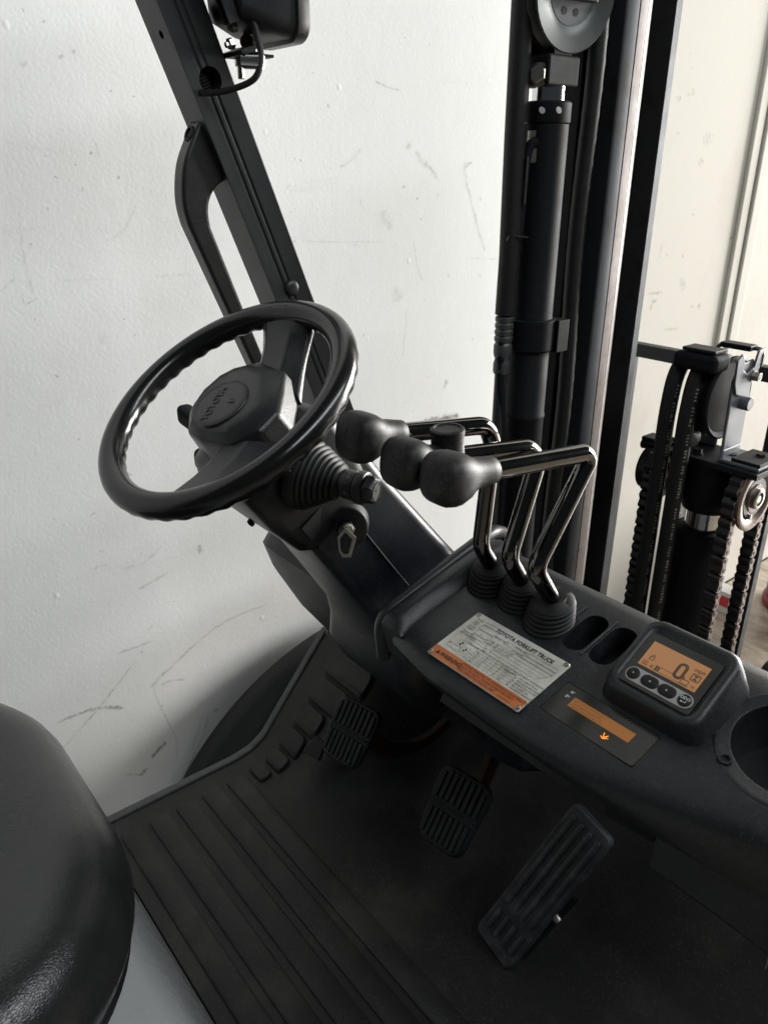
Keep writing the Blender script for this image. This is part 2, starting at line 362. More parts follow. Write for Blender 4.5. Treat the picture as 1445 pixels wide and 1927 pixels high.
# scrapes and smears left on the wall paint: (points y,z along the mark), width, strength
SCUFFS = [([(0.292,0.058),(0.341,0.058),(0.383,0.052),(0.436,0.026)],0.0046,0.65),
 ([(0.285,-0.018),(0.383,0.055),(0.483,0.141)],0.0019,0.5),
 ([(0.447,-0.181),(0.466,-0.165)],0.0064,0.6),
 ([(0.478,-0.145),(0.5,-0.128),(0.52,-0.118)],0.0077,0.75),
 ([(0.499,0.05),(0.56,0.086),(0.69,0.147),(0.824,0.155)],0.0037,0.35),
 ([(0.506,0.311),(0.543,0.319),(0.582,0.329)],0.0046,0.3),
 ([(0.48,0.369),(0.532,0.371),(0.575,0.399)],0.0034,0.2),
 ([(0.41,0.393),(0.458,0.39)],0.0033,0.2),
 ([(0.508,0.053),(0.516,0.0),(0.532,-0.064),(0.547,-0.13),(0.538,-0.185)],0.0019,0.4),
 ([(0.636,-0.082),(0.621,-0.134),(0.582,-0.198),(0.554,-0.243)],0.0053,0.22),
 ([(0.621,-0.081),(0.6,-0.135),(0.579,-0.178)],0.0053,0.2),
 ([(0.649,-0.09),(0.664,-0.093)],0.0053,0.7),
 ([(0.659,0.373),(0.66,0.348)],0.006,0.5),
 ([(0.516,0.204),(0.529,0.211)],0.0036,0.6),
 ([(0.439,0.173),(0.479,0.171),(0.528,0.171)],0.0029,0.4),
 ([(0.406,-0.155),(0.459,-0.184)],0.0038,0.3),
 ([(0.478,-0.263),(0.526,-0.283)],0.0039,0.5),
 ([(0.433,0.51),(0.444,0.511)],0.0032,0.5),
 ([(0.527,0.047),(0.555,0.047),(0.588,0.035)],0.0031,0.35),
 ([(1.173,1.323),(1.213,1.313),(1.248,1.309)],0.0023,0.35),
 ([(1.073,1.153),(1.104,1.167),(1.135,1.192)],0.0046,0.22),
 ([(1.261,1.193),(1.279,1.202)],0.0061,0.35),
 ([(1.292,1.189),(1.315,1.164),(1.348,1.146),(1.361,1.129)],0.0074,0.33),
 ([(1.363,1.095),(1.368,1.092)],0.0064,0.5),
 ([(1.445,1.153),(1.479,1.167)],0.0065,0.45),
 ([(1.449,1.151),(1.469,1.1),(1.503,1.022),(1.538,0.951)],0.0052,0.28),
 ([(1.189,1.061),(1.207,1.038),(1.223,1.024)],0.0147,0.16),
 ([(1.233,0.889),(1.25,0.854)],0.0206,0.17),
 ([(1.273,0.842),(1.264,0.762),(1.258,0.712)],0.0053,0.15),
 ([(1.29,0.994),(1.305,0.927),(1.322,0.896)],0.0026,0.3),
 ([(0.963,1.009),(1.094,0.999),(1.214,0.995)],0.0023,0.15),
 ([(1.314,0.528),(1.373,0.528),(1.473,0.52)],0.0099,0.75),
 ([(1.35,0.533),(1.434,0.522),(1.465,0.528)],0.0072,0.6),
 ([(1.407,0.607),(1.417,0.634)],0.0072,0.45),
 ([(1.472,0.94),(1.586,0.932)],0.0027,0.25),
 ([(1.132,0.789),(1.137,0.784)],0.0051,0.7),
 ([(1.256,1.116),(1.26,1.11)],0.0049,0.6),
 ([(1.128,1.084),(1.132,1.082)],0.0048,0.5),
 ([(1.51,1.085),(1.514,1.078)],0.0054,0.45),
 ([(1.048,1.275),(1.051,1.267)],0.0044,0.5),
 ([(2.326,1.346),(2.349,1.347),(2.334,1.335)],0.0048,0.45),
 ([(2.379,1.356),(2.419,1.363),(2.399,1.374)],0.0048,0.45),
 ([(2.505,1.249),(2.518,1.222)],0.0051,0.5),
 ([(2.522,1.26),(2.538,1.217)],0.0059,0.5),
 ([(2.539,1.26),(2.553,1.225)],0.0051,0.5),
 ([(2.562,1.253),(2.566,1.247)],0.0051,0.4),
 ([(2.499,1.167),(2.53,1.176)],0.0137,0.45),
 ([(2.314,0.776),(2.4,0.773)],0.0052,0.5),
 ([(2.342,0.719),(2.352,0.746),(2.374,0.747)],0.0089,0.6),
 ([(2.636,0.699),(2.655,0.705)],0.0095,0.6),
 ([(2.35,0.883),(2.36,0.929)],0.0069,0.3),
 ([(2.49,0.813),(2.536,0.772)],0.0163,0.25),
 ([(2.433,0.643),(2.539,0.637)],0.0055,0.3),
 ([(2.592,0.703),(2.609,0.708)],0.0056,0.4),
 ([(2.802,0.679),(2.824,0.673)],0.0059,0.5),
 ([(2.784,0.929),(2.794,0.927)],0.0095,0.8),
 ([(2.39,0.893),(2.399,0.892)],0.007,0.6),
 ([(2.487,0.883),(2.496,0.882)],0.0071,0.6),
 ([(2.501,1.014),(2.53,1.011)],0.0044,0.4),
 ([(2.352,1.253),(2.373,1.251)],0.0049,0.3),
 ([(0.38,0.951),(0.382,0.932)],0.0028,0.3),
 ([(0.542,1.029),(0.579,1.047),(0.611,1.093)],0.0029,0.15),
 ([(0.628,0.961),(0.705,0.959)],0.0021,0.15),
 ([(0.45,0.968),(0.552,0.962)],0.0019,0.1),
 ([(0.548,1.198),(0.552,1.167)],0.0019,0.3),
 ([(0.347,0.957),(0.379,0.98)],0.0018,0.25),
 ([(0.383,0.931),(0.408,0.941)],0.0019,0.25),
 ([(0.516,1.122),(0.514,1.114)],0.0028,0.4),
 ([(0.507,1.158),(0.51,1.155)],0.0028,0.4),
 ([(0.495,1.212),(0.496,1.211)],0.0027,0.5),
 ([(0.499,0.855),(0.522,0.859)],0.0141,0.13),
 ([(0.441,1.306),(0.454,1.306)],0.0068,0.25),
 ([(0.506,1.32),(0.515,1.321)],0.0044,0.4),
 ([(0.529,1.33),(0.536,1.329)],0.0044,0.45),
 ([(0.401,1.083),(0.396,1.021),(0.398,0.979),(0.401,0.949)],0.0036,0.16)]

def scuffs():
    m = MB(); st = []; rs = random.Random(3)
    for pts, wd, k in SCUFFS:
        p = curve3([V((0, a, b)) for a, b in pts], 7) if len(pts) > 2 else [V((0, pts[0][0], pts[0][1])) * (1 - t / 6) + V((0, pts[1][0], pts[1][1])) * (t / 6) for t in range(7)]
        rows = []; n = len(p)
        for i, q in enumerate(p):
            d = (p[min(i + 1, n - 1)] - p[max(i - 1, 0)]).normalized(); e = V((0, -d.z, d.y))
            f = wd * (.55 + .75 * rs.random()) * (1.2 if 0 < i < n - 1 else .35); j = e * (rs.random() - .5) * wd * .6
            rows.append([q + j - e * f, q + j, q + j + e * f]); st += [0, min(1, .85 * k * (.75 + .5 * rs.random())) * (1 if 0 < i < n - 1 else .4), 0]
        m.sheet([[V((WX + .0004, v.y, v.z)) for v in r] for r in rows])
    me = m.mesh('scuff_marks', False); at = me.attributes.new('strength', 'FLOAT', 'POINT'); at.data.foreach_set('value', st)
    o = link('scuff_marks', me, 'scuff', w); o['kind'] = 'stuff'
scuffs()

# ------------------------------------------------------------------ forklift
FK = thing('forklift', 'black and grey forklift with amber displays parked beside the white wall', 'forklift', (-.69, .9, GZ))

# ---- hood
hp = [(-.60, GZ + .1), (.24, GZ + .1), (.262, -.02), (.262, .012), (.235, .105), (.20, .19), (.165, .235), (.10, .26), (-.60, .27)]
rings = []
for x, e in ((-1.20, .05), (-1.19, .02), (-1.17, .005), (-1.14, 0), (-.24, 0), (-.21, .005), (-.19, .02), (-.18, .05)):
    rings.append([(x, p[0] - e, p[1] - e * .6) for p in hp])
hood = MB().loft(rings).build('hood', 'hood_paint', FK, bevel=.012, seg=3, label='grey enamelled hood panel under the seat')
MB().tube(fillet([(-.72, .18, .19), (-.58, .165, .21), (-.53, .10, .245), (-.52, -.02, .262)], .05), .006, 8).build('pressed_crease', 'hood_paint', hood)

# ---- seat
def seat():
    g = group('seat', FK, 'black grained vinyl seat cushion')
    def ring(z, inset):
        out = []
        for cx, cy, a, r in ((-.746, -.053, 0, .24), (-.93, -.053, 90, .24), (-1.10, -.36, 180, .07), (-.576, -.36, 270, .07)):
            for i in range(17): t = R(a + 90 * i / 16); q = max(r - inset, .02); out.append((cx + q * math.cos(t), cy + q * math.sin(t), z))
        return out
    mb = MB()
    mb.loft([ring(.364, .030), ring(.366, .014), ring(.374, .005), ring(.390, .0005), ring(.400, 0.), ring(.4207, .0030), ring(.440, .0115), ring(.4566, .024), ring(.4693, .040), ring(.4773, .058), ring(.481, .080), ring(.483, .115), ring(.483, .16), ring(.478, .20)])
    mb.build('cushion', 'vinyl', g, sharp=80)
    r2 = ring
    MB().loft([r2(.334, .03), r2(.336, .018), r2(.346, .010), r2(.356, .011), r2(.360, .02)]).build('seat_pan', 'black_paint', g, sharp=60)
    MB().loft([r2(.262, .095), r2(.333, .08)]).build('slide_base', 'mast_paint', g)
    MB().tube(fillet([(-.56, .07, .285), (-.53, .05, .268), (-.50, -.05, .27)], .02), .011, 12).build('slide_rail', 'chrome', g)
seat()

# ---- floor plate edge and toe board
def prof(y, x=-1.19):   # height of the floor / toe board surface; the toe board starts later away from the far edge
    b = min(1, max(0, (x + 1.03) / .18)); b = b * b * (3 - 2 * b)
    y = y - .165 * b
    k = [(-1, 0), (.56, 0), (.60, .006), (.634, .024), (.693, .094), (.796, .215), (.90, .34), (1.2, .70)]
    for (a, za), (c, zc) in zip(k, k[1:]):
        if y <= c: return za + (zc - za) * (y - a) / (c - a)
    return k[-1][1]
ys = [.20 + .36 * i / 6 for i in range(6)] + [.56 + .39 * i / 30 for i in range(31)]
MB().loft([[(-1.196, y, -.02), (-.03, y, -.02), (-.03, y, -.05), (-1.196, y, -.05)] for y in (.20, .55, .70)]).build('floor_plate', 'mast_paint', FK)
MB().loft([[(-1.212, y, prof(y) + .004), (-1.194, y, prof(y) + .004), (-1.194, y, prof(y) - .06), (-1.212, y, prof(y) - .06)] for y in ys if y < .82]).build('floor_edge_rim', 'rim_grey', FK, bevel=.004, label='worn grey rim along the floor edge')

# ---- front fender beside the floor
fc = (1.06, -.59); rings = []
for x, fr in ((-1.214, .38), (-1.235, .455), (-1.275, .535), (-1.325, .605), (-1.375, .650), (-1.40, .660), (-1.43, .655)):
    rings.append([(x, fc[0] + fr * math.cos(R(a)), fc[1] + fr * math.sin(R(a))) for a in range(42, 181, 3)] + [(x, fc[0] - .1, fc[1] - .02), (x, fc[0] + .3, fc[1] - .02)])
MB().loft(rings).build('front_fender', 'fender_plastic', FK, sharp=50, label='dark rounded front fender')

# ---- front cowl
def cowl():
    secs = []
    for x, e in ((-1.185, .075), (-1.178, .045), (-1.16, .018), (-1.13, .004), (-1.09, 0), (-.80, 0), (-.66, .01)):
        p = [(.655, .545), (.631, .514), (.650, .456), (.703, .359), (.765, .272), (.85, .21), (.95, .21), (.965, .39), (.95, .455), (.92, .480), (.80, .510)]
        cy, cz = .82, .42
        secs.append([(x, cy + (a - cy) * (1 - e / .25), cz + (b - cz) * (1 - e / .22)) for a, b in p])
    return MB().loft(secs).build('front_cowl', 'fender_plastic', FK, bevel=.016, seg=3)
cw = cowl()
MB().box((-1.17, .945, -.03), (-.04, .96, .42)).build('firewall', 'mast_paint', FK)

# ---- dashboard
SL = .247; LN = math.sqrt(1 + SL * SL)
D_S = V((0, 1, SL)) / LN; D_X = V((1, 0, 0)); D_N = V((0, -SL, 1)) / LN
def dp(x, y, h=0): return V((x, y, .601 + SL * (y - .542))) + D_N * h
def dash():
    rings = []
    for x, yf, drop, e in ((-.672, .560, .034, .012), (-.668, .552, .036, .004), (-.655, .545, .038, 0), (-.58, .532, .038, 0), (-.45, .530, .038, 0), (-.36, .536, .044, 0), (-.28, .552, .060, 0), (-.20, .575, .080, 0), (-.12, .592, .095, 0), (-.02, .60, .10, 0)):
        zt = .601 + SL * (yf - .542)
        p = [(.80, .42), (.795, .60), (.782, .635), (.765, .648), (.745, .6505 - .0003)]
        for k in range(1, 9):
            y = .745 + (yf + .03 - .745) * k / 8; p.append((y, .601 + SL * (y - .542)))
        p += [(yf + .014, zt + .001), (yf + .004, zt - .006), (yf, zt - .018), (yf + .002, zt - drop * .6), (yf + .008, zt - drop + .006), (yf + .018, zt - drop), (yf + .05, zt - drop + .004), (.70, zt - drop + .006), (.74, .42)]
        cy, cz = .68, .55
        rings.append([(x, cy + (a - cy) * (1 - e * 4), cz + (b - cz) * (1 - e * 4)) for a, b in p])
    o = MB().loft(rings).build('dashboard', 'dash_plastic', FK, sharp=45)
    cut = []
    def cutter(poly, depth, y0=0, h0=.02):
        m = MB(); m.prism(poly, dp(0, .542, h0), D_X, D_S, -D_N, depth)
        c = m.build('cutter', 'hole'); cut.append(c)
    def S(y): return (y - .542) * LN
    cutter(rrect(-.478, -.447, S(.655), S(.722), .0150), .055)
    cutter(rrect(-.440, -.408, S(.656), S(.724), .0150), .055)
    cutter(circ(-.205, S(.680), .0585, 48), .085)
    cutter([(-.232, S(.628)), (-.206, S(.616)), (-.200, S(.632)), (-.226, S(.645))], .026)
    cutter(circ(-.2475, S(.6285), .0042, 16), .03)
    cutter(rrect(-.428, -.308, S(.566), S(.615), .003), .0222)
    boolean(o, cut)
    o.data.materials.clear(); o.data.materials.append(M['dash_plastic'])
    o['label'] = 'dusty black dashboard with slots and an empty round socket'
    return o
DB = dash()
# raised end rim and gasket beside the column
rings = []
for y_, k_, o_ in ((.545, -.030, 0), (.546, -.004, 0), (.552, .55, 0), (.562, .85, 0), (.60, 1, 0), (.70, 1, 0), (.735, .9, 0), (.755, .55, 0), (.768, -.1, 0)):
    hh_ = .017 * k_
    rings.append([dp(-.680, y_, -.05), dp(-.680, y_, hh_ * .5), dp(-.6775, y_, hh_ * .85), dp(-.672, y_, hh_), dp(-.660, y_, hh_), dp(-.654, y_, hh_ * .85), dp(-.645, y_, hh_ * .2), dp(-.640, y_, -.003), dp(-.640, y_, -.05)])
MB().loft(rings).build('end_rim', 'dash_plastic', DB, sharp=50)
gp = [dp(-.694, .545, -.07), dp(-.690, .555, -.01), dp(-.688, .60, .004), dp(-.690, .70, .008), dp(-.70, .77, .0), dp(-.72, .81, -.03)]
MB().tube(curve3(gp, 8), .010, 12).build('gasket', 'pillar_paint', DB, sharp=80)
# dividing ribs by the slots
for (x0, x1) in ((-.4905, -.4895), (-.4445, -.4435), (-.4025, -.4015)):
    m = MB(); m.obox(dp((x0 + x1) / 2, .690, .0), D_X, D_S, D_N, .0030, .072, .005); m.build('dividing_rib', 'dash_plastic', DB, bevel=.0012)
# recessed collar round the open socket, with its screw lug
m = MB(); o_ = dp(-.205, .680, .0)
prf = [(.0592, -.010), (.0592, .0004), (.0605, .0009), (.0700, .0006), (.0725, .0016), (.0740, .0012), (.0755, -.0004)]
seg = 64; rings = []
for r_, h_ in prf: rings.append([o_ + (D_X * math.cos(2 * math.pi * k / seg) + D_S * math.sin(2 * math.pi * k / seg)) * r_ + D_N * h_ for k in range(seg)])
m.sheet([r + [r[0]] for r in rings]).build('socket_collar', 'dash_plastic', DB, sharp=50)
m = MB(); m.lathe(dp(-.2475, .6285, 0), D_N, [(.0042, -.012), (.0044, .0035), (.0062, .0035), (.0070, .0015), (.0074, 0)], 20).build('screw_lug', 'dash_plastic', DB)
m = MB(); m.lathe(dp(-.205, .680, -.083), D_N, [(.0, 0), (.057, 0), (.057, .003), (0, .003)], 32).build('socket_floor', 'hole', DB)

# ---- data plate
DP = group('data_plate', FK, 'worn aluminium data plate with an orange warning band')
PX0, PX1, PY0, PY1 = -.5885, -.4395, .5455, .6350     # x range; y range on the dash slope
ph = .0032
def pp(x, s, h=0): return dp(PX0 + x, PY0, ph + h) + D_S * s
PW = PX1 - PX0; PH = (PY1 - PY0) * LN
m = MB(); m.prism(rrect(0, PW, 0, PH, .002, 3), pp(0, 0, -.0025), D_X, D_S, D_N, .0025); m.build('plate', 'plate', DP, bevel=.0004)
m = MB(); m.prism(rrect(.0006, PW - .0006, .0006, .0175, .0015, 3), pp(0, 0, .0), D_X, D_S, D_N, .0002); m.build('warning_band', 'label_orange', DP)
for x, s in ((.004, .0042), (PW - .004, .0042), (.004, PH - .004), (PW - .004, PH - .004)):
    m = MB(); m.lathe(pp(x, s, 0), D_N, [(.0032, 0), (.0033, .0006), (.0028, .0013), (.0018, .0015), (.0014, .0006), (0, .0005)], 18); m.build('rivet', 'zinc', DP)
m = MB(); T = lambda b, z, x, y, **k: text(m, b, z, pp(0, 0, .0004), D_X, D_S, x, y, **k)
T('TOYOTA FORKLIFT TRUCK', .0088, .042, .0785, sx=.83, off=.00018)
for i, (b, y) in enumerate((('MODEL', .0805), ('MAST', .0752), ('TYPE', .0712), ('FRONT', .0655), ('TREAD', .0615), ('TRUCK WT', .0545), ('ACC/CAPACITY', .0505))):
    T(b, .0040, .0075, y, sx=.9)
T('BACK TILT', .0042, .0485, .0700); T('SERIAL NO', .0042, .0800, .0720, sx=.9); T('ATTACH', .0042, .0800, .0655)
T('TIRE  FR', .0042, .0480, .0605); T('SIZE  RR', .0042, .0480, .0555)
T('in', .004, .0435, .0600); T('mm', .004, .0435, .0555); T('lb', .004, .0530, .0475); T('kg', .004, .0530, .0435)
T('RATED CAPACITY WITH VERTICAL MAST EQUIPPED AT MAX. LIFT HEIGHT "A" AS SHOWN', .0037, .030, .0412, sx=.80)
T('A', .0035, .0500, .0372); T('B', .0035, .0650, .0372); T('C', .0035, .0795, .0372); T('CAPACITY', .0038, .0935, .0370)
T('lb', .0034, .1125, .0345); T('kg', .0034, .1125, .0300); T('lb', .0034, .1125, .0255); T('kg', .0034, .1125, .0212)
for i, b in enumerate(('THIS FORKLIFT TRUCK', 'MEETS OR EXCEEDS DESIGN', 'SPECIFICATIONS OF ASME', 'B56.1 IN EFFECT ON', 'THE DATE OF MANUFACTURE')): T(b, .0034, .1180, .0365 - i * .0042, sx=.78)
T('in', .0034, .0415, .0345); T('mm', .0034, .0415, .0300); T('in', .0034, .0415, .0255); T('mm', .0034, .0415, .0212)
T('A', .0032, .0165, .0240); T('B', .0032, .0105, .0290); T('B', .0032, .0245, .0330); T('C', .0032, .0310, .0235)
def bar(x0, y0, x1, y1, wd=.00028):
    d = V((x1 - x0, y1 - y0, 0)); n_ = V((-d.y, d.x, 0)).normalized() * wd / 2
    m.add([pp(x0 - n_.x, y0 - n_.y, .0004), pp(x1 - n_.x, y1 - n_.y, .0004), pp(x1 + n_.x, y1 + n_.y, .0004), pp(x0 + n_.x, y0 + n_.y, .0004)], [(0, 1, 2, 3)])
def frame_(x0, y0, x1, y1):
    bar(x0, y0, x1, y0); bar(x1, y0, x1, y1); bar(x1, y1, x0, y1); bar(x0, y1, x0, y0)
frame_(.0225, .0790, .0420, .0840); frame_(.0225, .0700, .0470, .0785); frame_(.0225, .0600, .0470, .0690); frame_(.0225, .0545, .0420, .0590); frame_(.0225, .0435, .0520, .0530); bar(.0225, .0485, .0520, .0485)
frame_(.0650, .0690, .0790, .0745); frame_(.1000, .0705, .1440, .0755); frame_(.0960, .0650, .1440, .0695)
for i in range(4): bar(.0620, .0640 - i * .0053, .1440 - i * .004, .0640 - i * .0053)
bar(.0620, .0640, .0620, .0481); bar(.1440, .0640, .1320, .0481)
for i in range(5): bar(.0475, .0385 - i * .0045, .1120, .0385 - i * .0045)
for x in (.0475, .0615, .0755, .0895, .0905, .1120): bar(x, .0410 if x > .08 else .0385, x, .0205)
frame_(.0185, .0310, .0290, .0415); frame_(.0310, .0260, .0400, .0360); frame_(.0095, .0235, .0290, .0305)
for cx, cy in ((.0240, .0365), (.0355, .0310)):
    for a0 in (0, 180):
        m.add([pp(cx, cy, .00042)] + [pp(cx + .0030 * math.cos(R(a0 + k * 18 + 20)), cy + .0030 * math.sin(R(a0 + k * 18 + 20)), .00042) for k in range(6)], [tuple(range(7))])
m.build('lettering', 'print_black', DP)
m = MB(); T = lambda b, z, x, y, **k: text(m, b, z, pp(0, 0, .0006), D_X, D_S, x, y, **k)
T('WARNING', .0092, .0165, .0055, sx=.78, off=.0002)
m.add([pp(.0085, .0060, .0006), pp(.0155, .0060, .0006), pp(.0120, .0120, .0006)], [(0, 1, 2)])
for i, b in enumerate(('IMPROPER OPERATION OR MAINTENANCE COULD RESULT IN', 'INJURY OR DEATH. TRAINED OPERATORS ONLY.', 'READ OPERATOR\'S MANUAL FIRST.')):
    T(b, .0048, .0500, .0120 - i * .0047, sx=.76 if i == 0 else .80)
T('57444-U2170-71', .0030, .1150, .0022)
m.build('warning_lettering', 'print_black', DP)
m = MB(); T = lambda b, z, x, y, **k: text(m, b, z, pp(0, 0, .0004), D_X, D_S, x, y, **k)
T('2600', .0042, .0260, .0492); T('1180', .0042, .0260, .0442); T('38', .0042, .030, .0610); T('6', .0042, .068, .0703)
for i, rw in enumerate((('189', '24', '0', '4750'), ('4801', '610', '0', '2154'), ('189', '30', '0', '4150'), ('4801', '762', '0', '1882'))):
    for j, b in enumerate(rw): T(b, .0038, (.0505, .0645, .0805, .0955)[j], .0347 - i * .0045)
T('7.00-12-14PR', .0040, .066, .0596); T('6.00-9-10PR', .0040, .066, .0543)
m.build('stamped_figures', 'print_grey', DP)

# ---- strip gauge
SG = group('strip_gauge', FK, 'flush smoked strip gauge with dim amber bar and lit arrow')
def sgp(x, y, h=0): return dp(x, y, h)
m = MB(); m.prism(rrect(-.4275, -.3085, (.5665 - .542) * LN, (.6145 - .542) * LN, .0025, 3), dp(0, .542, -.002), D_X, D_S, D_N, .0022); m.build('cover_glass', 'glass_black', SG, bevel=.0006)
m = MB(); m.prism(rrect(-.4065, -.3285, (.5875 - .542) * LN, (.6015 - .542) * LN, .0003, 2), dp(0, .542, .0003), D_X, D_S, D_N, .0002); m.build('lcd_bar', 'lcd2', SG)
m = MB()
def ln(mb, x0, y0, x1, y1, wd, h=.0007):
    a, b = dp(x0, y0, h), dp(x1, y1, h); d = (b - a).normalized(); n_ = D_N.cross(d) * wd / 2
    mb.add([a - n_, b - n_, b + n_, a + n_], [(0, 1, 2, 3)])
for a in ((-.4015, .5985, -.3695, .5985), (-.4015, .5935, -.3695, .5935), (-.4015, .5895, -.3695, .5895), (-.4015, .5985, -.4015, .5895), (-.3695, .5985, -.3695, .5935), (-.3665, .5935, -.3665, .5895)): ln(m, *a, .0006)
for b, x, y in (('C', -.4050, .5970), ('E', -.4050, .5895), ('H', -.3670, .5970), ('F', -.3655, .5890)): text(m, b, .0034, dp(0, 0, .0007), D_X, D_S, x, y * LN)
m.build('bar_segments', 'lcd_dark', SG)
m = MB()
for a in ((-.3535, .5830, -.3505, .5755), (-.3505, .5755, -.3545, .5775), (-.3505, .5755, -.3480, .5820), (-.3480, .5820, -.3505, .5775), (-.3500, .5760, -.3460, .5790)): ln(m, *a, .0009)
m.build('lit_arrow_symbol', 'lamp_orange', SG)
m = MB()
for a in ((-.4155, .6045, -.4135, .6045), (-.4155, .6060, -.4130, .6060), (-.4165, .5960, -.4140, .5960), (-.4165, .5975, -.4140, .5975), (-.4165, .5990, -.4140, .5990), (-.4125, .5965, -.4125, .5990), (-.4140, .6035, -.4110, .6065)): ln(m, *a, .0010)
m.build('printed_icons', 'print_white', SG)

# ---- display pod
DS = group('display_pod', FK, 'raised display pod with amber speed screen and four buttons')
FS = .55; FL = math.sqrt(1 + FS * FS)
F_S = V((0, 1, FS)) / FL; F_N = V((0, -FS, 1)) / FL; F_O = V((-.334, .660, .6642))
def fp(x, s, h=0): return F_O + D_X * x + F_S * s + F_N * h
def pod():
    hx, hs = .0555, .0480
    rings = []
    def face(h, e, r): return [fp(x, s, h) for x, s in rrect(-hx + e, hx - e, -hs + e, hs + .006 - e, r, 6)]
    base = []
    for x, s in rrect(-hx - .006, hx + .008, -hs - .004, hs + .010, .020, 6):
        q = fp(x, s, 0); y = q.y + (.004 if s < 0 else .018); base.append(dp(q.x, y, -.006))
    mid = [(V(b) * .45 + V(a) * .55) for a, b in zip(face(-.004, -.001, .019), base)]
    rings = [base, mid, face(-.004, -.0005, .019), face(0, .002, .018), face(.0014, .006, .016), face(.0010, .0095, .013), face(-.0012, .0110, .012)]
    return MB().loft(rings).build('pod_shell', 'dash_plastic', DS, sharp=60)
pod()
SX = -.001
m = MB(); m.prism(rrect(-.0430, .0410, -.0345, .0345, .003, 3), fp(0, 0, -.0012), D_X, F_S, F_N, .0012); m.build('face_panel', 'glass_black', DS, bevel=.0004)
m = MB(); m.prism(rrect(-.0335, .0335, -.0085, .0245, .0004, 2), fp(SX, 0, .0001), D_X, F_S, F_N, .0002); m.build('lcd_screen', 'lcd', DS)
m = MB()
TT = lambda b, z, x, y, **k: text(m, b, z, fp(SX, 0, .0004), D_X, F_S, x, y, **k)
ring_o = rrect(.0035, .0150, -.0045, .0165, .0055, 6); ring_i = rrect(.0068, .0117, -.0012, .0132, .0024, 6)
n_ = len(ring_o); m.add([fp(SX + x, s, .0004) for x, s in ring_o + ring_i], [(i, (i + 1) % n_, n_ + (i + 1) % n_, n_ + i) for i in range(n_)])
TT('mph', .0068, .0200, .0135); TT('C', .0050, -.0205, -.0062, off=.0002); TT('H', .0050, .0270, -.0060); TT('TRIP', .0034, -.0310, -.0035); TT('TIME', .0034, -.0310, -.0068)
def fl(x0, s0, x1, s1, wd=.0006):
    a, b = fp(SX + x0, s0, .0004), fp(SX + x1, s1, .0004); d = (b - a).normalized(); q = F_N.cross(d) * wd / 2
    m.add([a - q, b - q, b + q, a + q], [(0, 1, 2, 3)])
for x in (-.0150, -.0122): m.add([fp(SX + x, -.0065, .0004), fp(SX + x + .0022, -.0065, .0004), fp(SX + x + .0022, -.0010, .0004), fp(SX + x, -.0010, .0004)], [(0, 1, 2, 3)])
fl(-.0160, -.0010, .0180, -.0010); fl(-.0160, -.0068, .0250, -.0068)
for a in ((.0150, -.0060, .0230, -.0060), (.0230, -.0060, .0230, -.0005), (.0230, -.0005, .0150, -.0005), (.0150, -.0005, .0150, -.0060), (.0140, .0018, .0180, -.0005), (.0140, .0018, .0175, .0018)): fl(*a, .0008)
for a in ((.0215, .0025, .0305, .0025), (.0305, .0025, .0305, .0105), (.0305, .0105, .0215, .0105), (.0215, .0105, .0215, .0025)): fl(*a, .0010)
m.add([fp(SX + .0228, .0095, .0004), fp(SX + .0292, .0095, .0004), fp(SX + .026, .0065, .0004)], [(0, 1, 2)]); m.add([fp(SX + .0228, .0035, .0004), fp(SX + .0292, .0035, .0004), fp(SX + .026, .0065, .0004)], [(0, 1, 2)])
for a in ((-.0265, .0025, -.0215, .0025), (-.0215, .0025, -.0215, .0060), (-.0215, .0060, -.0265, .0060), (-.0265, .0060, -.0265, .0025), (-.0255, .0060, -.0250, .0085), (-.0250, .0085, -.0228, .0085), (-.0228, .0085, -.0224, .0060)): fl(*a, .0008)
m.build('screen_segments', 'lcd_dark', DS)
m = MB(); m.prism(rrect(-.0395, .0385, -.0305, -.0130, .0087, 8), fp(0, 0, .0001), D_X, F_S, F_N, .0005); m.build('button_panel', 'button_silver', DS, bevel=.0002)
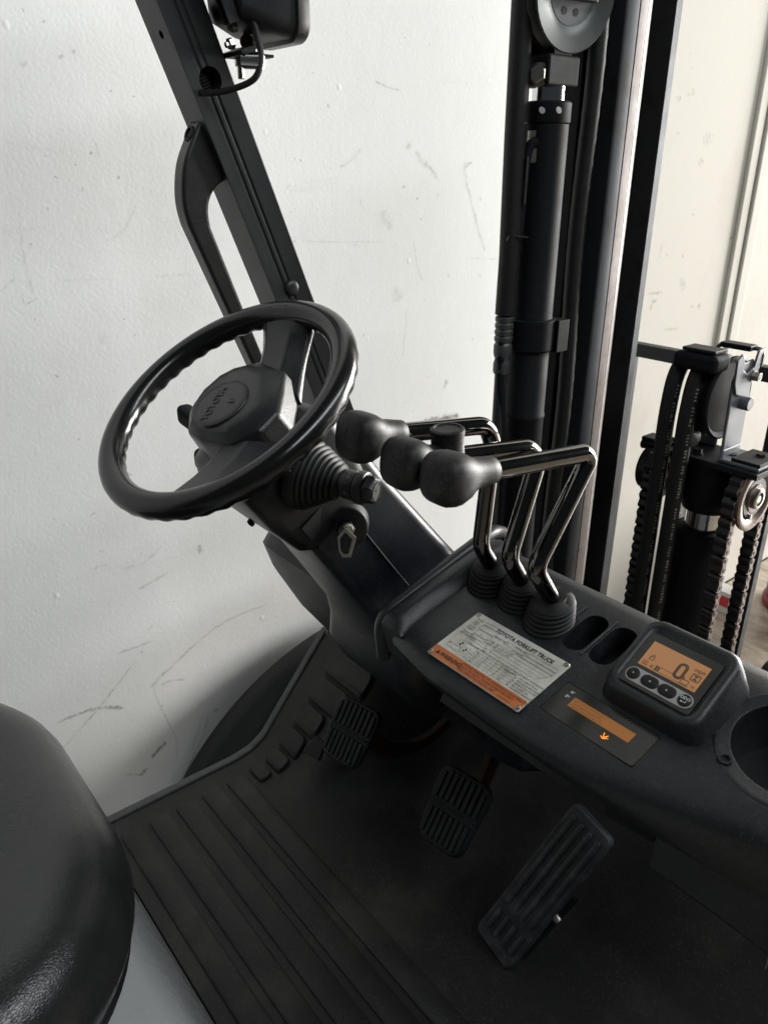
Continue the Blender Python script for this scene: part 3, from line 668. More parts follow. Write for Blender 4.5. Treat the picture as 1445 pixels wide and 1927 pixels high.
for nm, (x0, x1), sym in (('a', (-.0380, -.0235), 'v'), ('b', (-.0205, -.0010), '<'), ('c', (.0000, .0195), '>'), ('d', (.0225, .0370), 'o')):
    if sym in '<>':
        r = rrect(x0, x1, -.0283, -.0150, .0062, 6)
        r = [(min(x, x1), s) for x, s in r]
    else: r = circ((x0 + x1) / 2, -.0217, .0070, 28)
    mm = MB(); mm.loft([[fp(x, s, .0004) for x, s in r], [fp(x, s, .0016) for x, s in r], [fp((x0 + x1) / 2 + (x - (x0 + x1) / 2) * .90, -.0217 + (s + .0217) * .90, .0022) for x, s in r]])
    b = mm.build('button', 'rubber', DS, sharp=60)
    k = MB(); cx = (x0 + x1) / 2; z_ = .0026
    if sym == 'v': k.add([fp(cx - .0011, -.0210, z_), fp(cx + .0011, -.0210, z_), fp(cx, -.0228, z_)], [(0, 1, 2)])
    elif sym == '<': k.add([fp(cx + .0012, -.0206, z_), fp(cx + .0012, -.0228, z_), fp(cx - .0010, -.0217, z_)], [(0, 1, 2)])
    elif sym == '>': k.add([fp(cx - .0012, -.0206, z_), fp(cx - .0012, -.0228, z_), fp(cx + .0010, -.0217, z_)], [(0, 1, 2)])
    else:
        text(k, 'ODO', .0048, fp(0, 0, .0023), D_X, F_S, cx, -.0212, align='CENTER', off=.0001)
        k.add([fp(cx - .0035, -.0245, z_), fp(cx - .0015, -.0233, z_), fp(cx - .0015, -.0257, z_)], [(0, 1, 2)])
        k.add([fp(cx - .0015, -.0248, z_), fp(cx + .0028, -.0248, z_), fp(cx + .0028, -.0242, z_), fp(cx - .0015, -.0242, z_)], [(0, 1, 2, 3)])
        k.add([fp(cx + .0022, -.0242, z_), fp(cx + .0028, -.0242, z_), fp(cx + .0028, -.0225, z_), fp(cx + .0022, -.0225, z_)], [(0, 1, 2, 3)])
    k.build('button_mark', 'print_white', b)

# ---- steering wheel frame (tilted 33 degrees)
WC = V((-.841, .428, .888)); th = R(33.4); al = R(6.25)
WN = V((math.sin(al) * math.sin(th), -math.cos(al) * math.sin(th), math.cos(th))); WU = V((math.cos(al), math.sin(al), 0)); WV = WN.cross(WU)
def wp(u, v, h=0): return WC + WU * u + WV * v + WN * h
def wheel():
    g = group('steering_wheel', FK, 'black two spoke steering wheel with scalloped grip')
    rings = []; NR, NT = 20, 300; Rm, rm = .1630, .0165
    for i in range(NT):
        t = 2 * math.pi * i / NT; ring = []
        sc = (.5 + .5 * math.cos(t * 42)) ** 1.0
        for j in range(NR):
            p = 2 * math.pi * j / NR
            dn = max(0, -math.sin(p)) ** .8
            rr = rm + .0022 * sc * dn - .0010 * dn
            ring.append(wp((Rm + rr * math.cos(p)) * math.cos(t), (Rm + rr * math.cos(p)) * math.sin(t), rr * math.sin(p)))
        rings.append(ring)
    MB().loft(rings, closed=True).build('rim', 'rim_rubber', g, sharp=80)
    mid = [(-.030, .084), (.026, .080), (.052, .049), (.076, .018), (.074, -.014), (.050, -.044), (.0, -.056), (-.040, -.050), (-.066, -.026), (-.076, .012), (-.070, .048), (-.054, .070)]
    def rg(h, k, dx=-.003, dy=.0): return [wp(dx + (x - dx) * k, dy + (y - dy) * k, h) for x, y in mid]
    hub = MB().loft([rg(-.074, .72), rg(-.064, .92), rg(-.050, 1.05), rg(-.0175, 1.0), rg(-.003, .76), rg(-.001, .60)]).build('hub_pad', 'hub_plastic', g, bevel=.005, seg=4)
    # round badge with a fine groove round it
    m = MB(); seg = 48
    m.lathe(wp(-.003, -.004, .0003), WN, [(.0385, -.006), (.0385, .0002), (.0376, .0010), (.030, .0016), (0, .0018)], seg); m.build('badge', 'hub_plastic', hub, sharp=60)
    m = MB(); bd = R(107); ax = WU * math.cos(bd) + WV * math.sin(bd); ay = WN.cross(ax)
    text(m, 'TOYOTA', .0145, wp(-.010, -.0085, .0020), ax, ay, 0, -.004, align='CENTER', sx=.92, off=.0003, depth=.0006, res=4)
    text(m, 'P', .0130, wp(.014, .004, .0020), ax, ay, 0, -.004, align='CENTER', sx=1.1, off=.0005, depth=.0006, res=4)
    m.build('badge_lettering', 'plastic', hub)
    for A, B in (([(-.022, .070, -.019), (.016, .077, -.019), (.052, .060, -.046), (-.052, .060, -.046)], [(-.064, .143, .004), (-.012, .156, .006), (.014, .154, -.010), (-.078, .140, -.010)]),
                 ([(.030, -.040, -.019), (.062, -.026, -.019), (.082, .004, -.046), (.012, -.048, -.046)], [(.046, -.150, .004), (.098, -.124, .005), (.128, -.100, -.010), (.034, -.150, -.010)])):
        rings = []
        for k in range(6):
            t = k / 5; sag = -.004 * math.sin(math.pi * t); q = [(V(a) * (1 - t) + V(b) * t) for a, b in zip(A, B)]
            pinch = 1 - .16 * math.sin(math.pi * t); c = (q[0] + q[1] + q[2] + q[3]) / 4
            q = [V((c.x + (p.x - c.x) * pinch, c.y + (p.y - c.y) * pinch, p.z + sag)) for p in q]
            lo = [V((p.x, p.y, p.z - .010)) for p in (q[2], q[3])]
            rings.append([wp(*p) for p in (q[0], q[1], q[2], lo[0], lo[1], q[3])])
        MB().loft(rings).build('spoke', 'hub_plastic', g, bevel=.0045, seg=3)
    a = R(103); d = (math.cos(a), math.sin(a)); q = (-d[1], d[0])
    m = MB()
    prev = []
    for r, wd in ((.149, .022), (.158, .024), (.172, .022)):
        h = math.sqrt(max(0, .0165 ** 2 - (r - .163) ** 2)) + .0008
        prev.append([wp(d[0] * r + q[0] * s, d[1] * r + q[1] * s, h) for s in (-wd / 2, -wd / 6, wd / 6, wd / 2)])
    m.sheet(prev).build('rim_cover_patch', 'hub_plastic', g, sharp=80)
wheel()

# ---- steering column
def cp(x, w, t):  # x absolute, w toward the operator's knees, t down the column axis
    q = WC - WN * t - WV * w; return V((x, q.y, q.z))
SC = group('steering_column', FK, 'scuffed black steering column with its switch shroud')
def cring(x0, x1, w0, w1, t0, t1, r, k=4):
    # t0 at the front (w0) edge, t1 at the rear (w1) edge
    return [cp(x, w, t0 + (t1 - t0) * (w - w0) / (w1 - w0)) for x, w in rrect(x0, x1, w0, w1, r, k)]
lower = [cring(-.905, -.764, -.092, .050, .12, .10, .016), cring(-.905, -.760, -.096, .050, .20, .19, .017), cring(-.905, -.746, -.103, .050, .28, .30, .018), cring(-.906, -.728, -.109, .052, .36, .40, .020),
         cring(-.910, -.712, -.114, .066, .42, .44, .022), cring(-.915, -.704, -.117, .090, .455, .475, .024), cring(-.918, -.702, -.117, .094, .50, .53, .026), cring(-.915, -.712, -.112, .080, .56, .60, .028), cring(-.90, -.74, -.09, .06, .62, .66, .03)]
lc = MB().loft(lower).build('column_cover', 'column_plastic', SC, sharp=60)
m = MB(); m.tube([cp(-.7545, -.020, .235), cp(-.743, -.019, .30), cp(-.7265, -.018, .37), cp(-.7095, -.016, .435)], .0016, 6); m.build('cover_seam', 'hole', lc)
upper = [cring(-.885, -.800, -.050, .045, .050, .045, .03), cring(-.912, -.772, -.078, .068, .068, .062, .024), cring(-.916, -.760, -.084, .076, .082, .085, .020), cring(-.916, -.757, -.082, .074, .13, .14, .018),
         cring(-.914, -.756, -.072, .064, .205, .190, .016), cring(-.905, -.762, -.055, .052, .238, .205, .016), cring(-.89, -.78, -.04, .04, .245, .212, .016)]
MB().loft(upper).build('switch_shroud', 'plastic', SC, sharp=35)
m = MB(); m.lathe(cp(-.84, .0705, .155), -WV, [(0, .002), (.0085, .002), (.0090, .004), (.0085, .0065), (.006, .006), (.005, .003), (0, .003)], 20, sy=.6); m.build('screw_hole', 'hole', SC)
# lever bellows on the shroud's right face
bo = cp(-.757, -.006, .108); tgt = V((-.690, .524, .797)); bax = (tgt - bo).normalized()
prf = [(.047, -.012), (.047, .002)]
for i in range(7):
    r0 = .047 - .0036 * i; h = .003 + i * .0062
    prf += [(r0 - .0035, h + .0008), (r0 - .0005, h + .0028), (r0 - .0010, h + .0046), (r0 - .0050, h + .0058)]
prf += [(.0175, .049), (.017, .053), (0, .053)]
MB().lathe(bo, bax, prf, 40, ref=WV, sx=1.0, sy=.80).build('lever_bellows', 'rubber', SC, sharp=70)
MB().obox(cp(-.7575, .026, .170), WU, WV, WN, .004, .040, .028).build('blank_label', 'plastic', SC, bevel=.001)
st = group('light_stalk', FK, 'ribbed black light switch stalk')
so = bo + bax * .052
MB().lathe(so, bax, [(.0165, -.004), (.0180, 0), (.0185, .003), (.0185, .015), (.0178, .0155), (.0178, .017), (.0205, .018), (.0210, .021), (.0205, .028), (.018, .0295)], 36).build('collar', 'plastic', st)
hx = [(.0185 * math.cos(R(a)), .0185 * math.sin(R(a))) for a in range(0, 360, 60)]
bx_ = (WV - bax * WV.dot(bax)).normalized(); by_ = bax.cross(bx_)
def hexr(k, h): return [so + bax * h + bx_ * (p[0] * k) + by_ * (p[1] * k) for p in hx]
kn = MB().loft([hexr(1.06, .028), hexr(1.06, .037), hexr(.92, .042)]).build('twist_knob', 'plastic', st, bevel=.003, seg=3)
MB().lathe(so + bax * .0418, bax, [(.0118, -.001), (.0118, .0012), (.0108, .0012), (.0104, .0004), (.002, .0004), (.0018, .0009), (0, .0009)], 28).build('knob_cap', 'plastic', kn)
m = MB(); pm = (V((.55, -.62, .3)) - bax * V((.55, -.62, .3)).dot(bax)).normalized(); pt_ = bax.cross(pm)
for k, b in enumerate(('OFF', '-', 'O', 'D')):
    a = R(-38 + k * 34); rad = pm * math.cos(a) + pt_ * math.sin(a); tan = bax.cross(rad)
    text(m, b, .0052, so + rad * .0190 + bax * .0075, tan, -bax if tan.cross(-bax).dot(rad) > 0 else bax, 0, 0, align='CENTER')
m.build('stalk_marks', 'print_grey', st)
# ignition lock
il = group('ignition_lock', FK, 'black ignition lock barrel below the light stalk')
io = V((-.772, .556, .712)); iax = V((.80, -.50, .12)).normalized()
MB().lathe(io, iax, [(.036, -.02), (.034, 0), (.031, .020), (.029, .0265), (.0265, .028), (.012, .028)], 36, ref=(0, 0, 1)).build('lock_housing', 'plastic', il)
ix = (V((0, 0, 1)) - iax * iax.z).normalized(); iy = iax.cross(ix); i0 = io + iax * .028
def ip(a, b, h): return i0 + ix * a + iy * b + iax * h
MB().loft([[ip(.0125 * math.cos(R(k)), .0125 * math.sin(R(k)), h) for k in range(30, 390, 60)] for h in (-.002, .008)]).build('lock_nut', 'black_paint', il, bevel=.001)
MB().lathe(i0 + iax * .008, iax, [(.0105, -.001), (.0102, .0015), (.0085, .003), (0, .003)], 24).build('lock_cylinder', 'zinc', il)
m = MB(); m.obox(i0 + iax * .0112, ix, iy, iax, .012, .0022, .0006); m.build('key_slot', 'hole', il)
MB().tube(fillet([io + V((-.03, -.02, -.06)), io + V((-.012, -.01, -.025)), io], .01), [.012, .02, .022, .024, .026, .028, .03, .03, .03][:9], 18).build('lock_boss', 'plastic', il, sharp=80)
m = MB(); text(m, 'O', .005, i0 + iax * .0003, iy, -ix, -.004, .018); text(m, 'I', .005, i0 + iax * .0003, iy, -ix, .006, .018); m.build('lock_marks', 'print_grey', il)

# ---- left hand stalks behind the wheel
for nm, pts, r in (('direction_stalk', [(-.91, .47, .79), (-.95, .455, .815), (-.985, .438, .838)], [.009, .0115, .013]), ('lamp_stalk', [(-.91, .50, .735), (-.95, .475, .752), (-.985, .458, .768)], [.010, .014, .015])):
    m = MB(); rings = []
    for (x, y, z), rr in zip(pts, r): rings.append([(x, y + a * rr / .013, z + b * rr / .013) for a, b in rrect(-.012, .012, -.014, .014, .008, 4)])
    g = m.loft(rings).build(nm, 'plastic', FK, bevel=.003)

# ---- control levers
def lever(x, pts, radii, knob_len, cap, label):
    g = group('control_lever', FK, label)
    P3 = [V((x, y, z)) for y, z in pts]
    MB().tube(fillet(P3, radii, 8), .0113, 20).build('lever_rod', 'lever_chrome', g, sharp=80)
    e = P3[-1]; d = (P3[-1] - P3[-2]).normalized()
    upv = V((1, 0, 0)).cross(d); upv = upv if upv.z > 0 else -upv; sd = d.cross(upv)
    def kr(h, a, pw): # superellipse ring
        out = []
        for k in range(28):
            t = 2 * math.pi * k / 28; c, s = math.cos(t), math.sin(t)
            r = a / ((abs(c) ** pw + abs(s) ** pw) ** (1 / pw)); out.append(e + d * h + sd * (c * r) + upv * (s * r))
        return out
    prof = [(-.030, .0130, 2), (-.028, .0152, 2), (-.018, .0160, 2), (-.008, .0170, 2.1), (.003, .0188, 2.2), (.012, .0222, 2.4), (.021, .0265, 2.7), (.032, .0294, 3.0), (.042, .0300, 3.2), (.050, .0292, 3.2), (.0555, .0265, 3.0), (.059, .0215, 2.8), (.0605, .014, 2.5), (.061, .006, 2.2)]
    prof = [(h * knob_len, a * (.90 if h > 0 else .95), p) for h, a, p in prof]
    kb = MB().loft([kr(*q) for q in prof]).build('grip_knob', 'knob_rubber', g, sharp=80)
    # raised glyph on the grip's end
    m = MB(); f = lambda a, b: e + d * (.0598 * knob_len) + sd * a + upv * b
    for (a, b, wa, wb) in ((-.006, .010, .014, .0022), (-.012, .006, .0022, .009), (0, .006, .0022, .009), (-.006, -.008, .014, .0022), (-.012, -.004, .0022, .009), (-.002, -.013, .018, .0022), (-.0095, -.013, .0022, .009)):
        m.obox(f(a, b) - d * (.5 * (a * a + b * b) / .055), sd, upv, d, wa, wb, .0034)
    m.build('grip_mark', 'knob_rubber', kb, bevel=.0005)
    if cap:
        MB().lathe(V((x, .546, .864)), (0, -.06, 1), [(.0185, -.01), (.0178, .012), (.0180, .026), (.0188, .031), (.0185, .0345), (.0165, .036), (.0145, .036), (.0140, .0346), (0, .0346)], 28).build('thumb_button', 'knob_rubber', kb)
    # rubber boot
    y0, z0 = pts[0]; bs = dp(x, y0 - .018, 0)
    tp = V((x, y0, z0)); ax = D_N; prf = [(.033, -.004)]; nR = 5; H = .028
    for i in range(nR):
        r = .0318 - .0009 * i; h = i * H / nR
        prf += [(r, h + .0004), (r + .0012, h + .0022), (r, h + .0044), (r - .0028, h + .0052)]
    prf += [(.0275, H + .0005), (.0265, H + .0022), (.0165, H + .0035), (.0155, H + .0075), (.0125, H + .0080), (0.009, H + .0080)]
    top_off = (tp + V((0, -.010, .012))) - (bs + D_N * (H + .006))
    MB().lathe(bs, ax, prf, 36, lean=tuple(V((0, top_off.y, 0)) / (H + .01))).build('boot', 'rubber', g, sharp=70)
lever(-.620, [(.705, .641), (.664, .700), (.676, .842), (.660, .866), (.502, .887)], [.016, .014, .014], .86, False, 'control lever nearest the steering column with a straight upper shaft')
lever(-.565, [(.706, .636), (.657, .708), (.697, .826), (.680, .848), (.519, .869)], [.016, .014, .014], .86, True, 'middle control lever with the thumb button on its grip')
lever(-.510, [(.694, .644), (.641, .722), (.722, .838), (.712, .849), (.530, .868)], [.016, .010, .010], .94, False, 'control lever nearest the display pod with the sharply raked shaft')

# ---- pedals
def grid_pedal(name, c, tilt, yaw, wd, ht, arm, label):
    g = group(name, FK, label)
    ax = V((math.cos(yaw), math.sin(yaw), 0)); n = V((0, -math.cos(tilt), math.sin(tilt))); n = (n - ax * n.dot(ax)).normalized(); up = n.cross(ax)
    c = V(c); f = lambda a, b, h=0: c + ax * a + up * b + n * h
    base = rrect(-wd / 2, wd / 2, -ht / 2, ht / 2, wd * .22, 5)
    base = [(x * (1 - .18 * (-y / ht)), y) for x, y in base]
    MB().loft([[f(x, y, -.012) for x, y in base], [f(x * .98, y * .98, -.003 - 2.0 * y * y * 0) for x, y in base], [f(x * .93, y * .95, .0) for x, y in base]]).build('pad', 'pedal_rubber', g, bevel=.003)
    nb = 8
    for row, (b0, b1) in enumerate(((.06 * ht, .45 * ht), (-.43 * ht, -.06 * ht))):
        for i in range(nb):
            a = (-.40 + .80 * i / (nb - 1)) * wd * (1.0 if row == 0 else .92)
            bb0, bb1 = b0, b1
            e = max(0, abs(a) / (wd / 2) - .62) * ht * .30
            if row == 0: bb1 -= e
            else: bb0 += e
            m = MB(); m.obox(f(a, (bb0 + bb1) / 2, .0020), ax, up, n, wd * .078, bb1 - bb0, .0050); m.build('tread_rib', 'pedal_rubber', g, bevel=.001, seg=1)
    m = MB(); m.obox(f(0, 0, .0018), ax, up, n, wd * .88, .0035, .0055); m.build('tread_bar', 'pedal_rubber', g, bevel=.001, seg=1)
    pts = curve3([V(q) for q in arm], 6)
    rings = []
    for i, p in enumerate(pts):
        t = (pts[min(i + 1, len(pts) - 1)] - pts[max(0, i - 1)]).normalized(); s = V((1, 0, 0)); s = (s - t * s.dot(t)).normalized(); b = t.cross(s)
        rings.append([p + s * x + b * y for x, y in ((-.006, -.016), (.006, -.016), (.006, .016), (-.006, .016))])
    MB().loft(rings).build('pedal_arm', 'rust', g, bevel=.002, label='rusty bent pedal arm')
    return f
grid_pedal('inching_pedal', (-.925, .665, .197), R(38), R(12), .098, .116, [(-.915, .695, .18), (-.90, .745, .13), (-.87, .81, .14), (-.80, .85, .26), (-.76, .87, .36)], 'ribbed inching pedal at the far side of the footwell')
m = MB(); m.prism([(-.02, 0), (.022, 0), (.018, .035), (-.012, .04)], (-.985, .622, .122), (.95, .2, 0), (0, .6, .8), (0, -.8, .6), .008); m.build('pedal_stop_flap', 'rubber', FK, bevel=.002)
grid_pedal('brake_pedal', (-.708, .725, .135), R(40), R(8), .105, .135, [(-.70, .775, .14), (-.69, .795, .21), (-.665, .79, .33), (-.65, .785, .45)], 'ribbed brake pedal on a rusty arm below the data plate')
def accel():
    g = group('accelerator_pedal', FK, 'long grooved accelerator pedal hinged at the floor')
    b0 = V((-.545, .662, .012)); t0 = V((-.478, .792, .252)); up = (t0 - b0).normalized(); ax = V((1, .05, 0)); ax = (ax - up * ax.dot(up)).normalized(); n = ax.cross(up)
    if n.y > 0: n = -n
    L = (t0 - b0).length; f = lambda a, b, h=0: b0 + ax * a + up * b + n * h
    def out(k, h): return [f(x * k, L / 2 + (s - L / 2) * (1 - (1 - k) * .3), h) for x, s in rrect(-.040, .040, -.004, L, .012, 5)]
    MB().loft([out(.97, -.018), out(1, -.014), out(1, -.003), out(.94, 0)]).build('pad', 'accelerator_rubber', g, bevel=.002)
    for i in range(4):
        a = -.0255 + i * .017
        for (s0, s1) in ((.020, .062), (.075 + .004 * (i % 2), L - .016)):
            m = MB(); rr = rrect(a - .0044, a + .0044, s0, s1, .0043, 4)
            m.loft([[f(x, s, -.001) for x, s in rr], [f(x, s, .0026) for x, s in rr], [f(a + (x - a) * .6, s, .0040) for x, s in rr]]); m.build('tread_rib', 'accelerator_rubber', g, sharp=50)
    MB().lathe(f(.043, .118, -.016), ax, [(.0075, -.01), (.0075, .003), (.006, .006), (0, .007)], 18).build('hinge_pin', 'zinc', g)
    MB().prism([(.02, -.03), (.15, -.05), (.16, -.02), (.03, -.012)], f(.036, 0, 0), up, n, ax, .006).build('hinge_plate', 'mast_paint', g, bevel=.001)
accel()
# shroud and trim under the dash edge
MB().loft([[(x, .70 + a, .30 + b) for a, b in ((0, .22), (.03 + k, .10), (.06 + k, -.02), (.12, -.05), (.16, .20))] for x, k in ((-.735, .03), (-.715, .0), (-.64, -.012), (-.60, .0), (-.585, .03))]).build('brake_boot', 'column_plastic', FK, bevel=.008, seg=3)
MB().obox((-.352, .566, .540), (1, .02, -.02), (0, 1, 0), (0, 0, 1), .045, .006, .014).build('latch_tab', 'black_paint', FK, bevel=.002)
MB().loft([[(x, y0, z0), (x, y0 + .006, z0 - .003), (x, y0 + .05, z0 + .05), (x, y0 + .044, z0 + .055)] for x, y0, z0 in ((-.60, .58, .505), (-.45, .582, .507), (-.36, .586, .502), (-.29, .600, .497))]).build('dash_under_trim', 'black_paint', FK, bevel=.001)
MB().loft([[(x, y0 + .01, z0 + .12), (x, y0 - .006, z0), (x, y0 + .01, z0 - .012), (x, y0 + .09, z0 + .10)] for x, y0, z0 in ((-.30, .625, .44), (-.22, .635, .43), (-.12, .64, .42), (-.04, .64, .42))]).build('lower_dash_skirt', 'dash_plastic', FK, bevel=.004)
MB().obox((-.165, .628, .44), (1, 0, 0), (0, 1, 0), (0, 0, 1), .003, .006, .055).build('skirt_clip', 'pillar_paint', FK, bevel=.001)

# ---- overhead guard pillar
def pillar():
    g = group('guard_pillar', FK, 'charcoal overhead guard pillar leaning back')
    t0 = V((0, .835, .560)); d = V((0, -.391, 1.0)).normalized(); q = V((0, d.z, -d.y))     # q points forward
    f = lambda x, s, a: V((x, 0, 0)) + t0 + d * s + q * a
    L = 1.05
    # rectangular post with two pressed grooves down its inner face
    sec = [(-1.125, 0), (-1.125, .022), (-1.1275, .0235), (-1.1275, .0255), (-1.125, .027), (-1.125, .033), (-1.1275, .0345), (-1.1275, .0365), (-1.125, .038), (-1.125, .0665), (-1.130, .0705), (-1.150, .0705), (-1.150, .0765), (-1.158, .0765), (-1.185, .072), (-1.187, 0)]
    o = MB().loft([[f(x, s, a) for x, a in sec] for s in (-.25, L)]).build('post', 'pillar_paint', g, bevel=.0022, seg=2)
    for s, a, r, dep in ((.745, .033, .0175, .03),):
        c = MB().lathe(f(-1.110, s, a), (-1, 0, 0), [(r, 0), (r, .055)], 32).build('cutter', 'hole'); boolean_keep(o, c)
    c = MB().lathe(f(-1.150, .815, -.01), q, [(.0055, 0), (.0055, .03)], 16).build('cutter', 'hole'); boolean_keep(o, c)
    MB().tube([f(-1.1535, -.2, .0785), f(-1.1535, L, .0785)], .003, 8).build('edge_strip', 'chrome', g)
    m = MB(); m.lathe(f(-1.125, .426, .036), (1, 0, 0), [(.0135, -.002), (.0132, .0015), (.011, .0042), (.006, .0058), (0, .0062)], 24); m.build('dome_plug', 'pillar_paint', g)
    # corrugated loom inside the round hole
    pr = []
    for k in range(14): pr += [(.0115, k * .004), (.0135, k * .004 + .002)]
    MB().lathe(f(-1.150, .715, .030), d, pr, 16).build('loom_sleeve', 'rubber', g)
    return f
def boolean_keep(o, c):
    md = o.modifiers.new('cut', 'BOOLEAN'); md.object = c; md.operation = 'DIFFERENCE'; md.solver = 'EXACT'
    bev = [x for x in o.modifiers if x.type == 'BEVEL']
    bpy.context.view_layer.update()
    me = bpy.data.meshes.new_from_object(o.evaluated_get(bpy.context.evaluated_depsgraph_get()))
    o.modifiers.clear(); o.data = me; bpy.data.objects.remove(c)
    me.polygons.foreach_set('use_smooth', [True] * len(me.polygons)); me.set_sharp_from_angle(angle=R(13))
PF = pillar()
# ---- grab handle
gh = group('grab_handle', FK, 'black moulded grab handle on the guard pillar')
hout = curve3([(0, .582, 1.219), (0, .566, 1.192), (0, .549, 1.157), (0, .5415, 1.115), (0, .545, 1.080), (0, .560, 1.040), (0, .638, .850), (0, .700, .700), (0, .735, .640), (0, .79, .61)], 5)
hin = curve3([(0, .82, .64), (0, .765, .662), (0, .722, .712), (0, .664, .850), (0, .594, 1.040), (0, .583, 1.075), (0, .585, 1.105), (0, .602, 1.128), (0, .640, 1.150), (0, .632, 1.190), (0, .602, 1.216)], 5)
hring = [(p.y, p.z) for p in hout] + [(p.y, p.z) for p in hin]
MB().loft([[(x, a, b) for a, b in hring] for x in (-1.172, -1.139)]).build('grip', 'plastic', gh, bevel=.009, seg=4)
MB().lathe((-1.155, .571, 1.197), (0, -1, .45), [(.012, -.01), (.012, .004), (.008, .005), (.007, .001), (0, .001)], 16).build('bolt_recess', 'hole', gh)

# ---- work light on the pillar
wl = group('work_light', FK, 'black square work light hung on a bracket')
lc_ = V((-1.115, .668, 1.397))
def lring(y, hx_, hz, r): return [(lc_.x + x, y, lc_.z + z) for x, z in rrect(-hx_, hx_, -hz, hz, r, 6)]
MB().loft([lring(.612, .035, .045, .02), lring(.620, .048, .060, .02), lring(.655, .056, .072, .02), lring(.690, .060, .078, .02), lring(.697, .060, .078, .02)]).build('housing', 'black_paint', wl, sharp=45)
MB().loft([lring(.697, .062, .080, .022), lring(.699, .064, .083, .024), lring(.716, .064, .083, .024), lring(.719, .062, .081, .022)]).build('lens_ring', 'plastic', wl, sharp=45)
MB().loft([[(lc_.x + x, y, z) for x, y, z in r] for r in ([(-.02, .655, 1.300), (.012, .655, 1.300), (.010, .655, 1.328), (-.012, .655, 1.328)], [(-.02, .659, 1.300), (.012, .659, 1.300), (.010, .659, 1.328), (-.012, .659, 1.328)])]).build('bracket_ear', 'zinc', wl, bevel=.001)
MB().box((lc_.x - .030, .630, 1.2965), (lc_.x + .022, .682, 1.3005)).build('bracket_foot', 'black_paint', wl, bevel=.001)
MB().lathe((lc_.x - .003, .653, 1.3165), (.35, -1, 0), [(.011, -.004), (.011, .001), (.0078, .0012), (.0078, .006), (.004, .0065), (.004, .010), (0, .010)], 18).build('pivot_bolt', 'rust', wl)
MB().lathe((lc_.x - .012, .646, 1.297), (0, 0, -1), [(.010, 0), (.010, .002), (.0085, .002), (.0085, .011), (.0055, .0112), (.0055, .026), (.0045, .027), (0, .027)], 6).build('stud', 'zinc', wl)
for s, x in ((0, -1.082), (1, -1.094)):
    m = MB(); a0 = PF(x, .80, .066); a1 = PF(x, 1.05, .066)
    q = V((0, .94, .33)); m.loft([[p, p + V((.004, 0, 0)), p + V((.004, 0, 0)) + q * .018, p + q * .018] for p in (a0, a1)]); m.build('bracket_strap', 'black_paint', wl, bevel=.0008)
MB().obox((-1.105, .632, 1.302), (1, 0, 0), (0, .94, .34), (0, -.34, .94), .060, .028, .006).build('bracket_base', 'black_paint', wl, bevel=.001)
for dy, dz in ((0, 0), (.006, .014)):
    MB().lathe((-1.096, .618 + dy, 1.31 + dz * 1.5), (0, -1, -.3), [(.0075, 0), (.0075, .007), (.004, .0075), (.004, .012), (0, .012)], 6).build('bracket_bolt', 'zinc', wl)
MB().tube([(-1.085, .628, 1.289), (-1.062, .642, 1.287)], .011, 14).build('bracket_bush', 'chrome', wl)
MB().tube(curve3([(-1.075, .640, 1.335), (-1.066, .640, 1.315), (-1.06, .640, 1.290), (-1.065, .630, 1.265), (-1.09, .605, 1.252), (-1.115, .583, 1.2485), (-1.135, .575, 1.253), (-1.15, .572, 1.275)], 8), .0045, 10).build('cable', 'rubber', wl)

# ---- mast
def vprism(mb, poly, z0, z1): return mb.loft([[(x, y, z0) for x, y in poly], [(x, y, z1) for x, y in poly]])
ZB, ZT = -.45, 2.1
ma = group('mast_upright', FK, 'mast upright with a polished roller track')
# outer black channel
vprism(MB(), [(-1.06, 1.235), (-.975, 1.235), (-.975, 1.262), (-1.03, 1.268), (-1.03, 1.45), (-1.06, 1.45)], ZB, ZT).build('outer_channel', 'matt_black', ma, bevel=.004)
# inner channel: rear flange, web and front flange are separate skins with their own wear
vprism(MB(), [(-1.028, 1.276), (-.930, 1.276), (-.928, 1.280), (-.928, 1.312), (-1.028, 1.312)], ZB, ZT).build('rear_flange', 'bare_steel', ma, bevel=.002, label='bright worn flange edge of the mast')
vprism(MB(), [(-1.028, 1.3125), (-.9275, 1.3125), (-.9290, 1.334), (-.9315, 1.342), (-1.028, 1.342)], ZB, ZT).build('roller_track', 'brown_steel', ma, bevel=.0015, label='brown roller track beside the bright flange')
cv = [(-.9315, 1.3425), (-.9325, 1.350), (-.9370, 1.360), (-.946, 1.367), (-.972, 1.374), (-.982, 1.390)]
vprism(MB(), [(-1.028, 1.3425)] + cv + [(-.980, 1.4196), (-1.028, 1.4196)], ZB, ZT).build('web', 'web_steel', ma, sharp=50)
vprism(MB(), [(-1.028, 1.420), (-.928, 1.420), (-.928, 1.438), (-1.028, 1.444)], ZB, ZT).build('front_flange', 'bare_steel', ma)
# wrapped hose running up inside the mast
hs = [(-.957 + .004 * math.sin(k * .5), 1.236 + .010 * k / 40, ZT - (ZT - .15) * k / 40) for k in range(41)]
hh = []; rr = []
for k in range(200):
    t = k / 199 * 40; i = min(int(t), 39); a, b = V(hs[i]), V(hs[i + 1]); hh.append(a + (b - a) * (t - i)); rr.append(.0155 + (.0006 if k % 4 == 0 else 0))
MB().tube(hh, rr, 14).build('mast_hose', 'rubber', FK, sharp=70, label='thick wrapped hose inside the mast')
